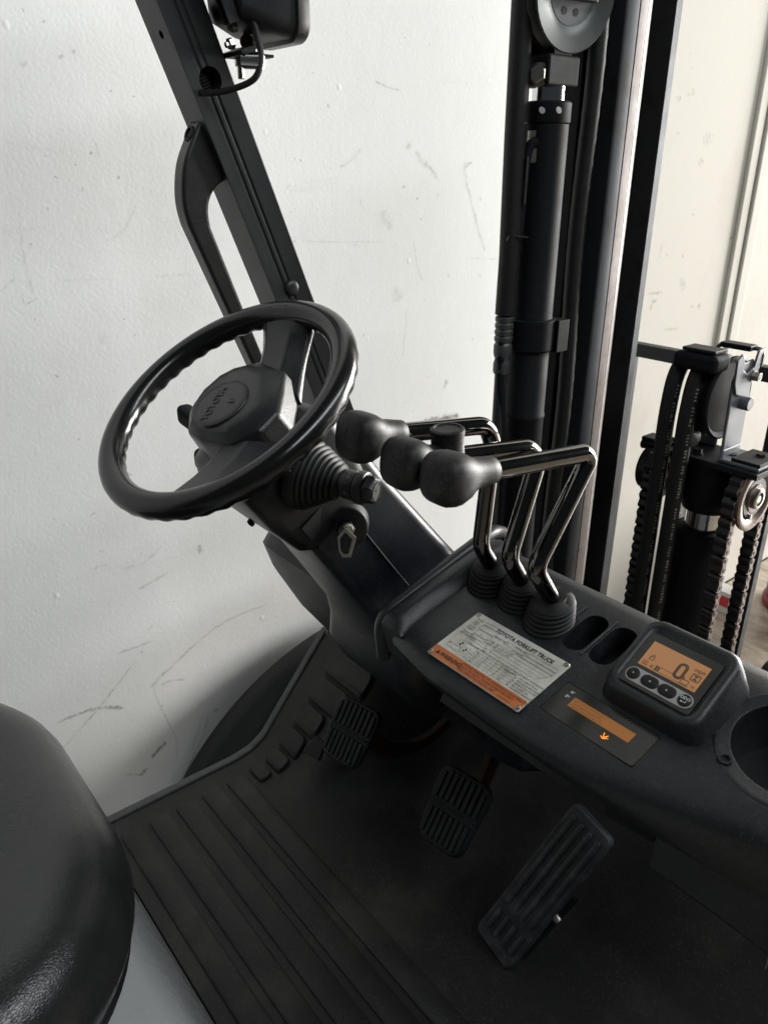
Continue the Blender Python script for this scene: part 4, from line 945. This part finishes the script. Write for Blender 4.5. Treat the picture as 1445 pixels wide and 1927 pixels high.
# side lift cylinder
cy = group('lift_cylinder', FK, 'black side lift cylinder with a short chromed rod')
CX, CY = -.975, 1.148
MB().lathe((CX, CY, -.40), (0, 0, 1), [(0, 0), (.0385, 0), (.0385, 1.10), (.0400, 1.102), (.0400, 1.108), (.0385, 1.11), (.0385, 1.62), (0, 1.62)], 32).build('barrel', 'matt_black', cy)
MB().lathe((CX, CY, 1.222), (0, 0, 1), [(.0395, 0), (.0405, .002), (.0405, .030), (.037, .033), (0, .033)], 32).build('gland', 'matt_black', cy)
for a in (-62, -22):
    d = V((math.cos(R(a)), math.sin(R(a)), 0)); MB().lathe(V((CX, CY, 1.240)) + d * .040, d, [(.0045, -.002), (.0045, .0012), (0, .0014)], 12, sy=1.3).build('gland_pin', 'card_white', cy)
MB().lathe((CX, CY, 1.25), (0, 0, 1), [(0, 0), (.028, 0), (.028, .035), (0, .035)], 28).build('rod', 'chrome', cy)
MB().box((CX - .035, CY - .040, 1.276), (CX + .030, CY + .040, 1.322)).build('rod_clamp', 'matt_black', cy, bevel=.005)
MB().lathe((CX + .012, CY - .040, 1.292), (.45, -1, 0), [(.0175, 0), (.0175, .004), (.013, .0045)], 24).build('clamp_washer', 'zinc', cy)
b_ax = V((.45, -1, 0)).normalized(); b_x = V((0, 0, 1)); b_y = b_ax.cross(b_x); b_o = V((CX + .012, CY - .040, 1.292))
MB().loft([[b_o + b_ax * h + (b_x * math.cos(R(k)) + b_y * math.sin(R(k))) * .0140 * q for k in range(0, 360, 60)] for h, q in ((.003, 1), (.013, 1), (.015, .86))]).build('clamp_bolt', 'zinc', cy, bevel=.0008)
MB().box((CX - .05, CY - .02, 1.30), (CX + .02, CY + .03, 1.40)).build('rod_eye', 'matt_black', cy, bevel=.004)
MB().lathe((CX - .03, CY - .030, 1.318), (0, 0, 1), [(.014, 0), (.014, .02), (.011, .021), (.011, .045), (.016, .046), (.016, .08), (0, .08)], 10).build('chain_anchor', 'mast_paint', cy)
MB().lathe((CX, CY, .836), (0, 0, 1), [(.041, 0), (.046, .002), (.046, .056), (.042, .058)], 32).build('clamp_band', 'matt_black', cy)
MB().box((CX + .02, CY + .02, .832), (CX + .05, CY + .052, .892)).build('band_lug', 'matt_black', cy, bevel=.002)
MB().tube(curve3([(CX + .012, CY - .034, 1.195), (CX + .004, CY - .046, 1.180), (CX, CY - .050, 1.12), (CX, CY - .051, 1.06), (CX - .002, CY - .056, 1.0), (CX - .006, CY - .068, .90), (CX - .006, CY - .070, .80), (CX - .004, CY - .060, .70), (CX, CY - .052, .60), (CX, CY - .050, .30)], 8), .0085, 12).build('pressure_pipe', 'matt_black', cy)
MB().tube([(CX + .012, CY - .0545, 1.17), (CX + .012, CY - .055, 1.095)], .0022, 6).build('pipe_glint', 'zinc', cy)  # thin zinc wire added as a highlight running down the pressure pipe
MB().tube(curve3([(CX, CY - .082, 1.035), (CX, CY - .074, 1.043), (CX + .012, CY - .062, 1.042), (CX + .016, CY - .045, 1.040)], 4), .0018, 6).build('wire_tie', 'rubber', cy)
# outer hose with crimped fitting, feed pipe below
oh = group('mast_feed_hose', FK, 'black hose with ribbed steel fitting left of the lift cylinder')
HX, HY = -.985, 1.085
MB().tube([(HX, HY - .006, ZT), (HX, HY - .004, 1.4), (HX - .002, HY, 1.2), (HX, HY + .002, 1.0), (HX, HY, .905)], .0185, 16).build('hose', 'rubber', oh)
pr = [(.0150, 0), (.0165, .004), (.0165, .02), (.0150, .024), (.0140, .028), (.0165, .034), (.0175, .04), (.0175, .054), (.0150, .058)]
for k in range(4): pr += [(.0155, .060 + k * .012), (.0175, .063 + k * .012), (.0175, .069 + k * .012), (.0155, .071 + k * .012)]
MB().lathe((HX, HY, .795), (0, 0, 1), pr + [(0, .11)], 20).build('crimped_fitting', 'sheave_steel', oh)
MB().tube([(HX, HY, .80), (HX, HY, .60), (HX, HY, .12)], .0125, 14).build('feed_pipe', 'pillar_paint', oh)
MB().lathe((HX + .012, HY + .030, 1.16), (0, 0, 1), [(.010, 0), (.0125, .002), (.0125, .022), (.010, .024), (.010, .05), (0, .05)], 6).build('pipe_nut', 'zinc', oh)
# top sheaves
for i, (sx_, sy_, mt) in enumerate(((-.945, 1.150, 'a'), (-.985, 1.168, 'b'))):
    g = group('hose_sheave', FK, 'pale steel sheave with two holes, the nearer of the pair' if i == 0 else 'pale steel sheave behind the one with two holes')
    c = V((sx_, sy_, 1.408)); ax = V((1, -.12, -.10)).normalized()
    MB().lathe(c, ax, [(.050, -.016), (.083, -.014), (.085, -.011), (.070, -.003), (.070, .003), (.085, .011), (.083, .0135), (.062, .0095), (.050, .0055), (.047, .003), (0, .003)], 48).build('sheave_rim', 'sheave_steel', g, sharp=50)
    if i == 0:
        MB().lathe(c + ax * .003, ax, [(.046, 0), (.0455, .0006), (0, .0006)], 36).build('sheave_face', 'grey_bracket', g)
        x1 = (V((0, 1, 0)) - ax * ax.y).normalized(); y1 = ax.cross(x1)
        if y1.z < 0: y1 = -y1
        for a in (-.0135, .0120):
            MB().lathe(c + ax * .0034 + x1 * a + y1 * -.026, ax, [(.0058, 0), (.0058, .0006), (0, .0006)], 18).build('face_hole', 'hole', g)
        MB().obox(c + ax * .012 + y1 * .02, x1, y1, ax, .085, .062, .016).build('axle_keeper', 'mast_paint', g, bevel=.003)

# ---- centre lift assembly
cc = group('centre_cylinder', FK, 'black centre lift cylinder with chromed rod between the chains')
QX, QY = -.690, 1.385
MB().lathe((QX, QY, -.45), (0, 0, 1), [(0, 0), (.052, 0), (.052, .918), (.056, .920), (.056, .938), (.050, .942), (0, .942)], 36).build('barrel', 'matt_black', cc)
MB().lathe((QX, QY, .49), (0, 0, 1), [(0, 0), (.036, 0), (.036, .06), (0, .06)], 32).build('rod', 'chrome', cc)
MB().lathe((QX, QY, .535), (0, 0, 1), [(0, 0), (.046, 0), (.052, .02), (.054, .03), (.054, .10), (.05, .103), (0, .103)], 32).build('crosshead', 'matt_black', cc)
MB().box((QX - .085, QY - .055, .636), (QX + .11, QY + .05, .648)).build('top_plate', 'mast_paint', cc, bevel=.002)
MB().lathe((QX - .022, QY - .03, .648), (0, 0, 1), [(.012, 0), (.012, .002), (.009, .002), (.009, .010), (0, .010)], 6).build('plate_bolt', 'black_paint', cc)
MB().lathe((QX + .035, QY - .005, .648), (0, 0, 1), [(.012, 0), (.012, .002), (.009, .002), (.009, .010), (0, .010)], 6).build('plate_bolt', 'black_paint', cc)
MB().loft([[(x, y, z) for x, z in ((QX - .085, .648), (QX - .020, .648), (QX - .020, .70), (QX - .030, .712), (QX - .085, .712))] for y in (QY + .030, QY + .040)]).build('back_plate', 'grey_bracket', cc, bevel=.004)

# chain sheaves at either side of the crosshead, axis along X
CHX = (-.612, -.782); SR = .052; SZ = .588
for i, cx_ in enumerate(CHX):
    g = group('chain_sheave', FK, 'chain sheave with copper toned rim beside the grey bracket' if i == 0 else 'chain sheave behind the pair of hoses')
    s = 1 if i == 0 else -1
    MB().lathe((cx_ + .012 * s, QY - .012, SZ), (1, 0, 0), [(.045, -.028), (SR - .004, -.027), (SR - .004, 0.0), (SR + .012, .002), (SR + .013, .008), (SR + .009, .010), (SR - .004, .0085), (SR - .010, .003), (.030, .001), (.028, .006), (.027, .008), (.020, .008), (.018, .005), (.010, .004), (0, .004)], 40).build('sheave_rim', 'chain_plate' if i == 0 else 'chain_dark', g, sharp=50)
    if i == 0:
        MB().lathe((cx_ + .013, QY - .012, SZ), (1, 0, 0), [(.0395, .003), (.0395, .0048), (.0285, .0048), (.0285, .003)], 36).build('sheave_web', 'chain_dark', g)
        MB().lathe((cx_ + .013, QY - .012, SZ), (1, 0, 0), [(.020, .004), (.020, .013), (.0175, .0145), (.0135, .0145), (.0125, .010), (.008, .010), (.007, .013), (0, .013)], 28).build('bearing', 'zinc', g)
        MB().lathe((cx_ + .013, QY - .020, SZ - .036), (1, 0, 0), [(.0055, .0), (.0055, .008), (0, .009)], 6).build('grease_nipple', 'zinc', g)

# leaf chains: plates and pins
PITCH = .0195
def link_mesh(name, th, hgt=.0092):
    m = MB(); r = hgt; out = []
    for k in range(9): a = R(-0 + 180 * k / 8); out.append((r * math.cos(a), PITCH / 2 + r * math.sin(a) * .92))
    out.append((-r * .62, 0))
    for k in range(9): a = R(180 + 180 * k / 8); out.append((r * math.cos(a), -PITCH / 2 + r * math.sin(a) * .92))
    out.append((r * .62, 0))
    m.loft([[(x, y, z) for y, z in out] for x in (-th / 2, th / 2)])
    return m.mesh(name)
ME_OUT = link_mesh('chain_link', .0030); ME_IN = link_mesh('chain_link_inner', .021, .0108)
mp = MB(); mp.lathe((-.0142, 0, 0), (1, 0, 0), [(0, 0), (.0040, 0), (.0040, .0288), (0, .0288)], 10); ME_PIN = mp.mesh('chain_pin')
for me in (ME_OUT, ME_IN, ME_PIN):
    me.polygons.foreach_set('use_smooth', [True] * len(me.polygons)); me.set_sharp_from_angle(angle=R(35))
ME_OUT.materials.append(M['chain_plate']); ME_IN.materials.append(M['chain_dark']); ME_PIN.materials.append(M['chain_dark'])
ME_MID = link_mesh('chain_link_middle', .014, .0092); ME_MID.materials.append(M['chain_dark'])
ME_OUT2 = ME_OUT.copy(); ME_OUT2.materials.clear(); ME_OUT2.materials.append(M['chain_dark'])
def place(name, me, loc, rx, parent):
    o = bpy.data.objects.new(name, me); COL.objects.link(o); attach(o, parent); o.location = loc; o.rotation_euler = (rx, 0, 0)
def chain_path(x):
    # rear strand up, over the sheave, front strand down; yields centre positions and tilt
    cyy = QY - .012; r = SR + .006; out = []
    zt = SZ; n_up = int((zt + .1) / PITCH)
    for k in range(n_up, 0, -1): out.append((cyy - r, zt - k * PITCH + PITCH / 2, 0.))
    na = int(round(math.pi * r / PITCH))
    for k in range(na):
        a = math.pi - math.pi * (k + .5) / na; out.append((cyy + r * math.cos(a), zt + r * math.sin(a), a - math.pi))
    for k in range(n_up): out.append((cyy + r, zt - k * PITCH - PITCH / 2, math.pi))
    return out
for i, cx_ in enumerate(CHX):
    s = 1 if i == 0 else -1
    g = group('lift_chain', FK, 'lift chain with copper toned side plates nearer the display' if i == 0 else 'dark lift chain behind the hoses')
    for k, (yy, zz, a) in enumerate(chain_path(cx_)):
        if k % 2 == 0:
            place('link', ME_OUT if i == 0 else ME_OUT2, (cx_ + .0122, yy, zz), a, g)
            place('link', ME_IN, (cx_, yy, zz), a, g)
            if i == 0:
                for e_ in (-1, 1): place('pin', ME_PIN, (cx_, yy - e_ * math.sin(a) * PITCH / 2, zz + e_ * math.cos(a) * PITCH / 2), a, g)
        elif i == 0: place('link', ME_MID, (cx_ - .004, yy, zz), a, g)

# hose pulley and its grey bracket on top
hp_ = group('hose_pulley', FK, 'black spoked hose pulley in a grey bent bracket')
UX, UY, UZ = -.692, 1.372, .762
MB().lathe((UX, UY, UZ), (1, 0, 0), [(.064, -.016), (.078, -.014), (.078, -.009), (.066, -.004), (.066, .004), (.078, .009), (.078, .014), (.0745, .016), (.070, .013), (.066, .009)], 44).build('pulley_rim', 'matt_black', hp_, sharp=45)
MB().lathe((UX, UY, UZ), (1, 0, 0), [(.067, -.002), (.067, .002), (.012, .003), (.012, -.003)], 40).build('pulley_web', 'matt_black', hp_)
for k in range(10):
    a = R(36 * k + 8); d = V((0, math.cos(a), math.sin(a))); MB().tube([V((UX + .004, UY, UZ)) + d * .014, V((UX + .006, UY, UZ)) + d * .066], .0016, 6).build('spoke', 'zinc' if k % 3 == 0 else 'black_paint', hp_)

# bracket: upright blade, top fork, foot
bl = [(1.345, .668), (1.412, .668), (1.408, .770), (1.402, .835), (1.352, .832), (1.338, .800)]
MB().loft([[(x, a, b) for a, b in bl] for x in (-.664, -.658)]).build('bracket_blade', 'grey_bracket', hp_, bevel=.003)
MB().loft([[(x, a, b) for a, b in ((1.345, .650), (1.412, .650), (1.412, .672), (1.345, .672))] for x in (-.664, -.657)]).build('bracket_bend', 'grey_bracket', hp_, bevel=.004)
MB().box((-.664, 1.342, .6485), (-.585, 1.425, .6555)).build('bracket_foot', 'grey_bracket', hp_, bevel=.002)
MB().loft([[(x, a, b) for a, b in ((1.330, .842), (1.345, .852), (1.356, .840), (1.356, .822), (1.372, .812), (1.395, .822), (1.402, .850), (1.410, .852), (1.428, .852), (1.424, .832), (1.405, .800), (1.370, .770), (1.345, .778), (1.334, .800))] for x in (-.6575, -.653)]).build('keeper_plate', 'grey_bracket', hp_, bevel=.0015)
MB().lathe((-.664, 1.380, .757), (1, 0, 0), [(.0125, 0), (.0125, .022), (.011, .024), (0, .024)], 24).build('axle_pin', 'grey_bracket', hp_)
MB().lathe((-.653, 1.395, .805), (1, 0, 0), [(.012, 0), (.012, .003), (.009, .003), (.009, .013), (.006, .0135), (0, .0125)], 6).build('keeper_bolt', 'zinc', hp_)
MB().lathe((-.610, 1.398, .6555), (0, 0, 1), [(.0125, 0), (.0125, .002), (.0095, .002), (.0095, .011), (0, .011)], 6).build('foot_bolt', 'rust', hp_)
MB().lathe((-.720, UY - .055, .690), (1, 0, 0), [(.0, 0), (.018, 0), (.018, .02), (0, .02)], 20).build('guide_roller', 'chrome', hp_)
MB().box((-.758, 1.290, .818), (-.672, 1.345, .850)).build('hose_clamp', 'matt_black', hp_, bevel=.010, seg=3)
MB().box((-.745, 1.297, .852), (-.680, 1.338, .858)).build('clamp_lid', 'mast_paint', hp_, bevel=.002)
MB().tube(fillet([(-.735, 1.405, .815), (-.735, 1.405, .850), (-.655, 1.42, .850), (-.655, 1.42, .82)], .012), .0042, 8).build('keeper_loop', 'grey_bracket', hp_)
MB().box((-.728, 1.397, .846), (-.668, 1.425, .856)).build('loop_pad', 'mast_paint', hp_, bevel=.002)
MB().box((-.84, 1.36, .640), (-.775, 1.40, .650)).build('hose_guide', 'mast_paint', cc, bevel=.003)
MB().tube([(-.838, 1.365, .632), (-.790, 1.365, .640)], .009, 10).build('guide_finger', 'mast_paint', cc)
# inner pipe seen behind the blade
MB().tube([(-.700, 1.455, .40), (-.700, 1.455, .80)], .012, 12).build('return_pipe', 'mast_paint', cc)
# bright guide bracket over the chain sheave
MB().loft([[(x, y, z) for x, y in ((-.640, 1.345), (-.585, 1.345), (-.585, 1.425), (-.640, 1.425))] for z in (.655, .662)]).build('shim_plate', 'mast_paint', cc, bevel=.001)
MB().loft([[(-.600, a, b) for a, b in ((1.40, .652), (1.52, .652), (1.52, .60), (1.46, .60), (1.455, .632), (1.40, .640))], [(-.590, a, b) for a, b in ((1.40, .652), (1.52, .652), (1.52, .60), (1.46, .60), (1.455, .632), (1.40, .640))]]).build('side_cover', 'grey_bracket', cc, bevel=.006)
# pair of hoses over the pulley
for j, (x, dy) in enumerate(((-.755, .0), (-.715, .004))):
    g = group('pulley_hose', FK, 'rubber hose with white print running over the pulley, nearer the wall' if j == 0 else 'rubber hose with white edge print, nearer the grey bracket')
    pts = [(x, 1.392, .70), (x, 1.392, .80), (x, 1.352, .835), (x, 1.312, .805), (x, 1.300, .74), (x - .002, 1.303, .66), (x - .004, 1.307, .55), (x - .006, 1.312, .40), (x - .008, 1.318, .20), (x - .008, 1.32, .0)]
    c3 = curve3(pts, 8); MB().tube(c3, .0155, 16).build('hose', 'rubber', g, sharp=80)
    m = MB(); body = '4000 PSI WP. (276 BAR) SAE 100R2AT   4000 PSI WP. (276 BAR) SAE 100R2AT   '
    sub = c3[26:]; i = 0
    # lettering set along the hose on the side that faces the operator
    dist = 0; acc = [0]
    for a, b in zip(sub, sub[1:]): acc.append(acc[-1] + (b - a).length)
    step = .0080; k = 0; s_ = .01
    nrm = V((.93, -.36, 0)) if j == 1 else V((.95, -.3, 0))
    while s_ < acc[-1] - .02 and k < 90:
        q = max(0, next((n for n in range(len(acc)) if acc[n] > s_), len(acc) - 1) - 1); a, b = sub[q], sub[q + 1]; p = a + (b - a) * ((s_ - acc[q]) / (acc[q + 1] - acc[q]))
        tg = (a - b).normalized(); nn = (nrm - tg * nrm.dot(tg)).normalized()
        ch = body[k % len(body)]
        if ch != ' ': text(m, ch, .0085, p + nn * .0157, tg, nn.cross(tg), 0, 0, res=1, off=.0002)
        s_ += step * .8; k += 1
    m.build('hose_print', 'print_grey', g)['kind'] = 'stuff'

# ---- load backrest
lb = group('load_backrest', FK, 'black load backrest frame ahead of the mast')
MB().box((-1.25, 1.735, .712), (-.10, 1.765, .745)).build('top_bar', 'black_paint', lb, bevel=.002)
for x in (-1.15, -.737, -.33):
    MB().box((x - .022, 1.737, -.50), (x + .022, 1.763, .711)).build('upright_bar', 'black_paint', lb, bevel=.002)
MB().box((-1.2, 1.70, -.045), (-.15, 1.734, .0)).build('carriage_bar', 'mast_paint', lb, bevel=.002)
MB().box((-.75, 1.56, -.075), (-.15, 1.60, -.06)).build('carriage_edge', 'bare_steel', lb, bevel=.001)
MB().lathe((-.625, 1.70, .02), (1, 0, 0), [(0, 0), (.045, 0), (.045, .03), (0, .03)], 24).build('carriage_roller', 'mast_paint', lb)

# ------------------------------------------------------------------ floor mat
MT = thing('floor_mat', 'dusty black ribbed rubber mat on the forklift floor', 'floor mat', (-.69, .4, 0))
mb = MB(); ysm = [.268 + .292 * i / 6 for i in range(6)] + [.56 + .40 * i / 44 for i in range(45)]
grid = [[(-1.190 + 1.15 * j / 60, y, prof(y, -1.190 + 1.15 * j / 60) - .001) for j in range(61)] for y in ysm]
mb.sheet(grid); low_ = [[(x, y, z - .012) for x, y, z in r] for r in grid]
mb.sheet(low_)
for ga, gb in ((grid[0], low_[0]), (grid[-1], low_[-1]), ([r[0] for r in grid], [r[0] for r in low_]), ([r[-1] for r in grid], [r[-1] for r in low_])): mb.sheet([ga, gb])
mb.build('mat_sheet', 'mat_rubber', MT, sharp=50)
def rib(x0, x1, y0, y1, h, r, nm='rib'):
    rr = rrect(x0, x1, y0, y1, r, 3)
    cxm, cym = (x0 + x1) / 2, (y0 + y1) / 2
    def zz(x, y, k): return (x, y, prof(y, x) + k)
    a = [zz(x, y, -.002) for x, y in rr]; b = [zz(x, y, h * .6) for x, y in rr]
    c = [zz(x - math.copysign(.002, x - cxm), y - math.copysign(.002, y - cym), h) for x, y in rr]
    MB().loft([a, b, c]).build(nm, 'mat_rubber', MT, sharp=35)
for k in range(5):
    y0 = .292 + k * .0555
    rib(-1.150, -.36 - .02 * k, y0, y0 + .041, .0042, .006, 'rib')
for i, (px_, py_, wx, wy) in enumerate(((-1.128, .583, .05, .030), (-1.120, .620, .055, .030), (-1.115, .655, .066, .030), (-1.105, .692, .078, .032), (-1.09, .732, .105, .034), (-1.075, .774, .13, .034))):
    rib(px_ - wx / 2, px_ + wx / 2, py_ - wy / 2, py_ + wy / 2, .0065 + .0018 * i, .008, 'tread_pad')

# ------------------------------------------------------------------ ignition key
KY = thing('ignition_key', 'flat steel key hanging in the ignition lock', 'key', tuple(i0 + iax * .012))
kd = (-ix * .93 + iy * .12).normalized(); ks = iax.cross(kd).normalized()
k0 = i0 + iax * .0115
m = MB(); m.obox(k0 + iax * .004, ks, kd, iax, .0020, .009, .012); m.build('key_blade', 'zinc', KY, bevel=.0003)
# bow: open hexagonal frame with a dark moulded middle
hexo = [(-.0040, .004), (.0110, -.006), (.0300, -.002), (.0370, .005), (.0335, .016), (.0050, .021)]
kb1 = (ks * .80 + iax * .60).normalized(); kb2 = kd.cross(kb1)
def kp(a, b, h): return k0 + iax * .012 + kb1 * (b - .0075) + kd * (a - .004) + kb2 * h
outer = hexo; cxo = sum(p[0] for p in outer) / 6; cyo = sum(p[1] for p in outer) / 6
inner = [(cxo + (a - cxo) * .74, cyo + (b - cyo) * .70) for a, b in outer]
m = MB(); vs = []
for h in (-.0011, .0011):
    vs += [kp(a, b, h) for a, b in outer] + [kp(a, b, h) for a, b in inner]
fs = []
for i in range(6):
    j = (i + 1) % 6
    fs += [(i, j, 6 + j, 6 + i), (12 + i, 18 + i, 18 + j, 12 + j), (i, 12 + i, 12 + j, j), (6 + i, 6 + j, 18 + j, 18 + i)]
m.add(vs, fs).build('key_bow', 'zinc', KY)
m = MB(); m.loft([[kp(a, b, h) for a, b in inner] for h in (-.0008, .0008)]).build('key_grip', 'plastic', KY)

# ------------------------------------------------------------------ things on the shop floor behind the mast
DR = thing('drum', 'dark red drum on the shop floor beyond the mast', 'drum', (-1.12, 3.35, GZ))
MB().lathe((-1.12, 3.35, GZ), (0, 0, 1), [(0, 0), (.18, .0), (.19, .01), (.19, .03), (.18, .04), (.185, .30), (.192, .32), (.192, .34), (.185, .36), (.185, .62), (.192, .64), (.185, .66), (0, .66)], 40).build('shell', 'maroon', DR)
MB().lathe((-1.12, 3.35, GZ + .66), (0, 0, 1), [(.15, .0), (.15, .012), (.04, .012), (0, .012)], 32).build('lid', 'maroon', DR)
CT = thing('carton', 'small red and white carton on the shop floor behind the chains', 'carton', (-1.36, 3.06, GZ))
MB().box((-1.40, 3.02, GZ), (-1.32, 3.10, GZ + .10)).build('card_body', 'card_white', CT, bevel=.002)
MB().box((-1.3197, 3.045, GZ + .012), (-1.3190, 3.075, GZ + .088)).build('red_panel', 'card_red', CT)
MB().box((-1.3195, 3.085, GZ + .004), (-1.3188, 3.0995, GZ + .096)).build('green_panel', 'card_green', CT)
MB().box((-1.395, 3.0190, GZ + .03), (-1.325, 3.0196, GZ + .08)).build('front_panel', 'card_red', CT)
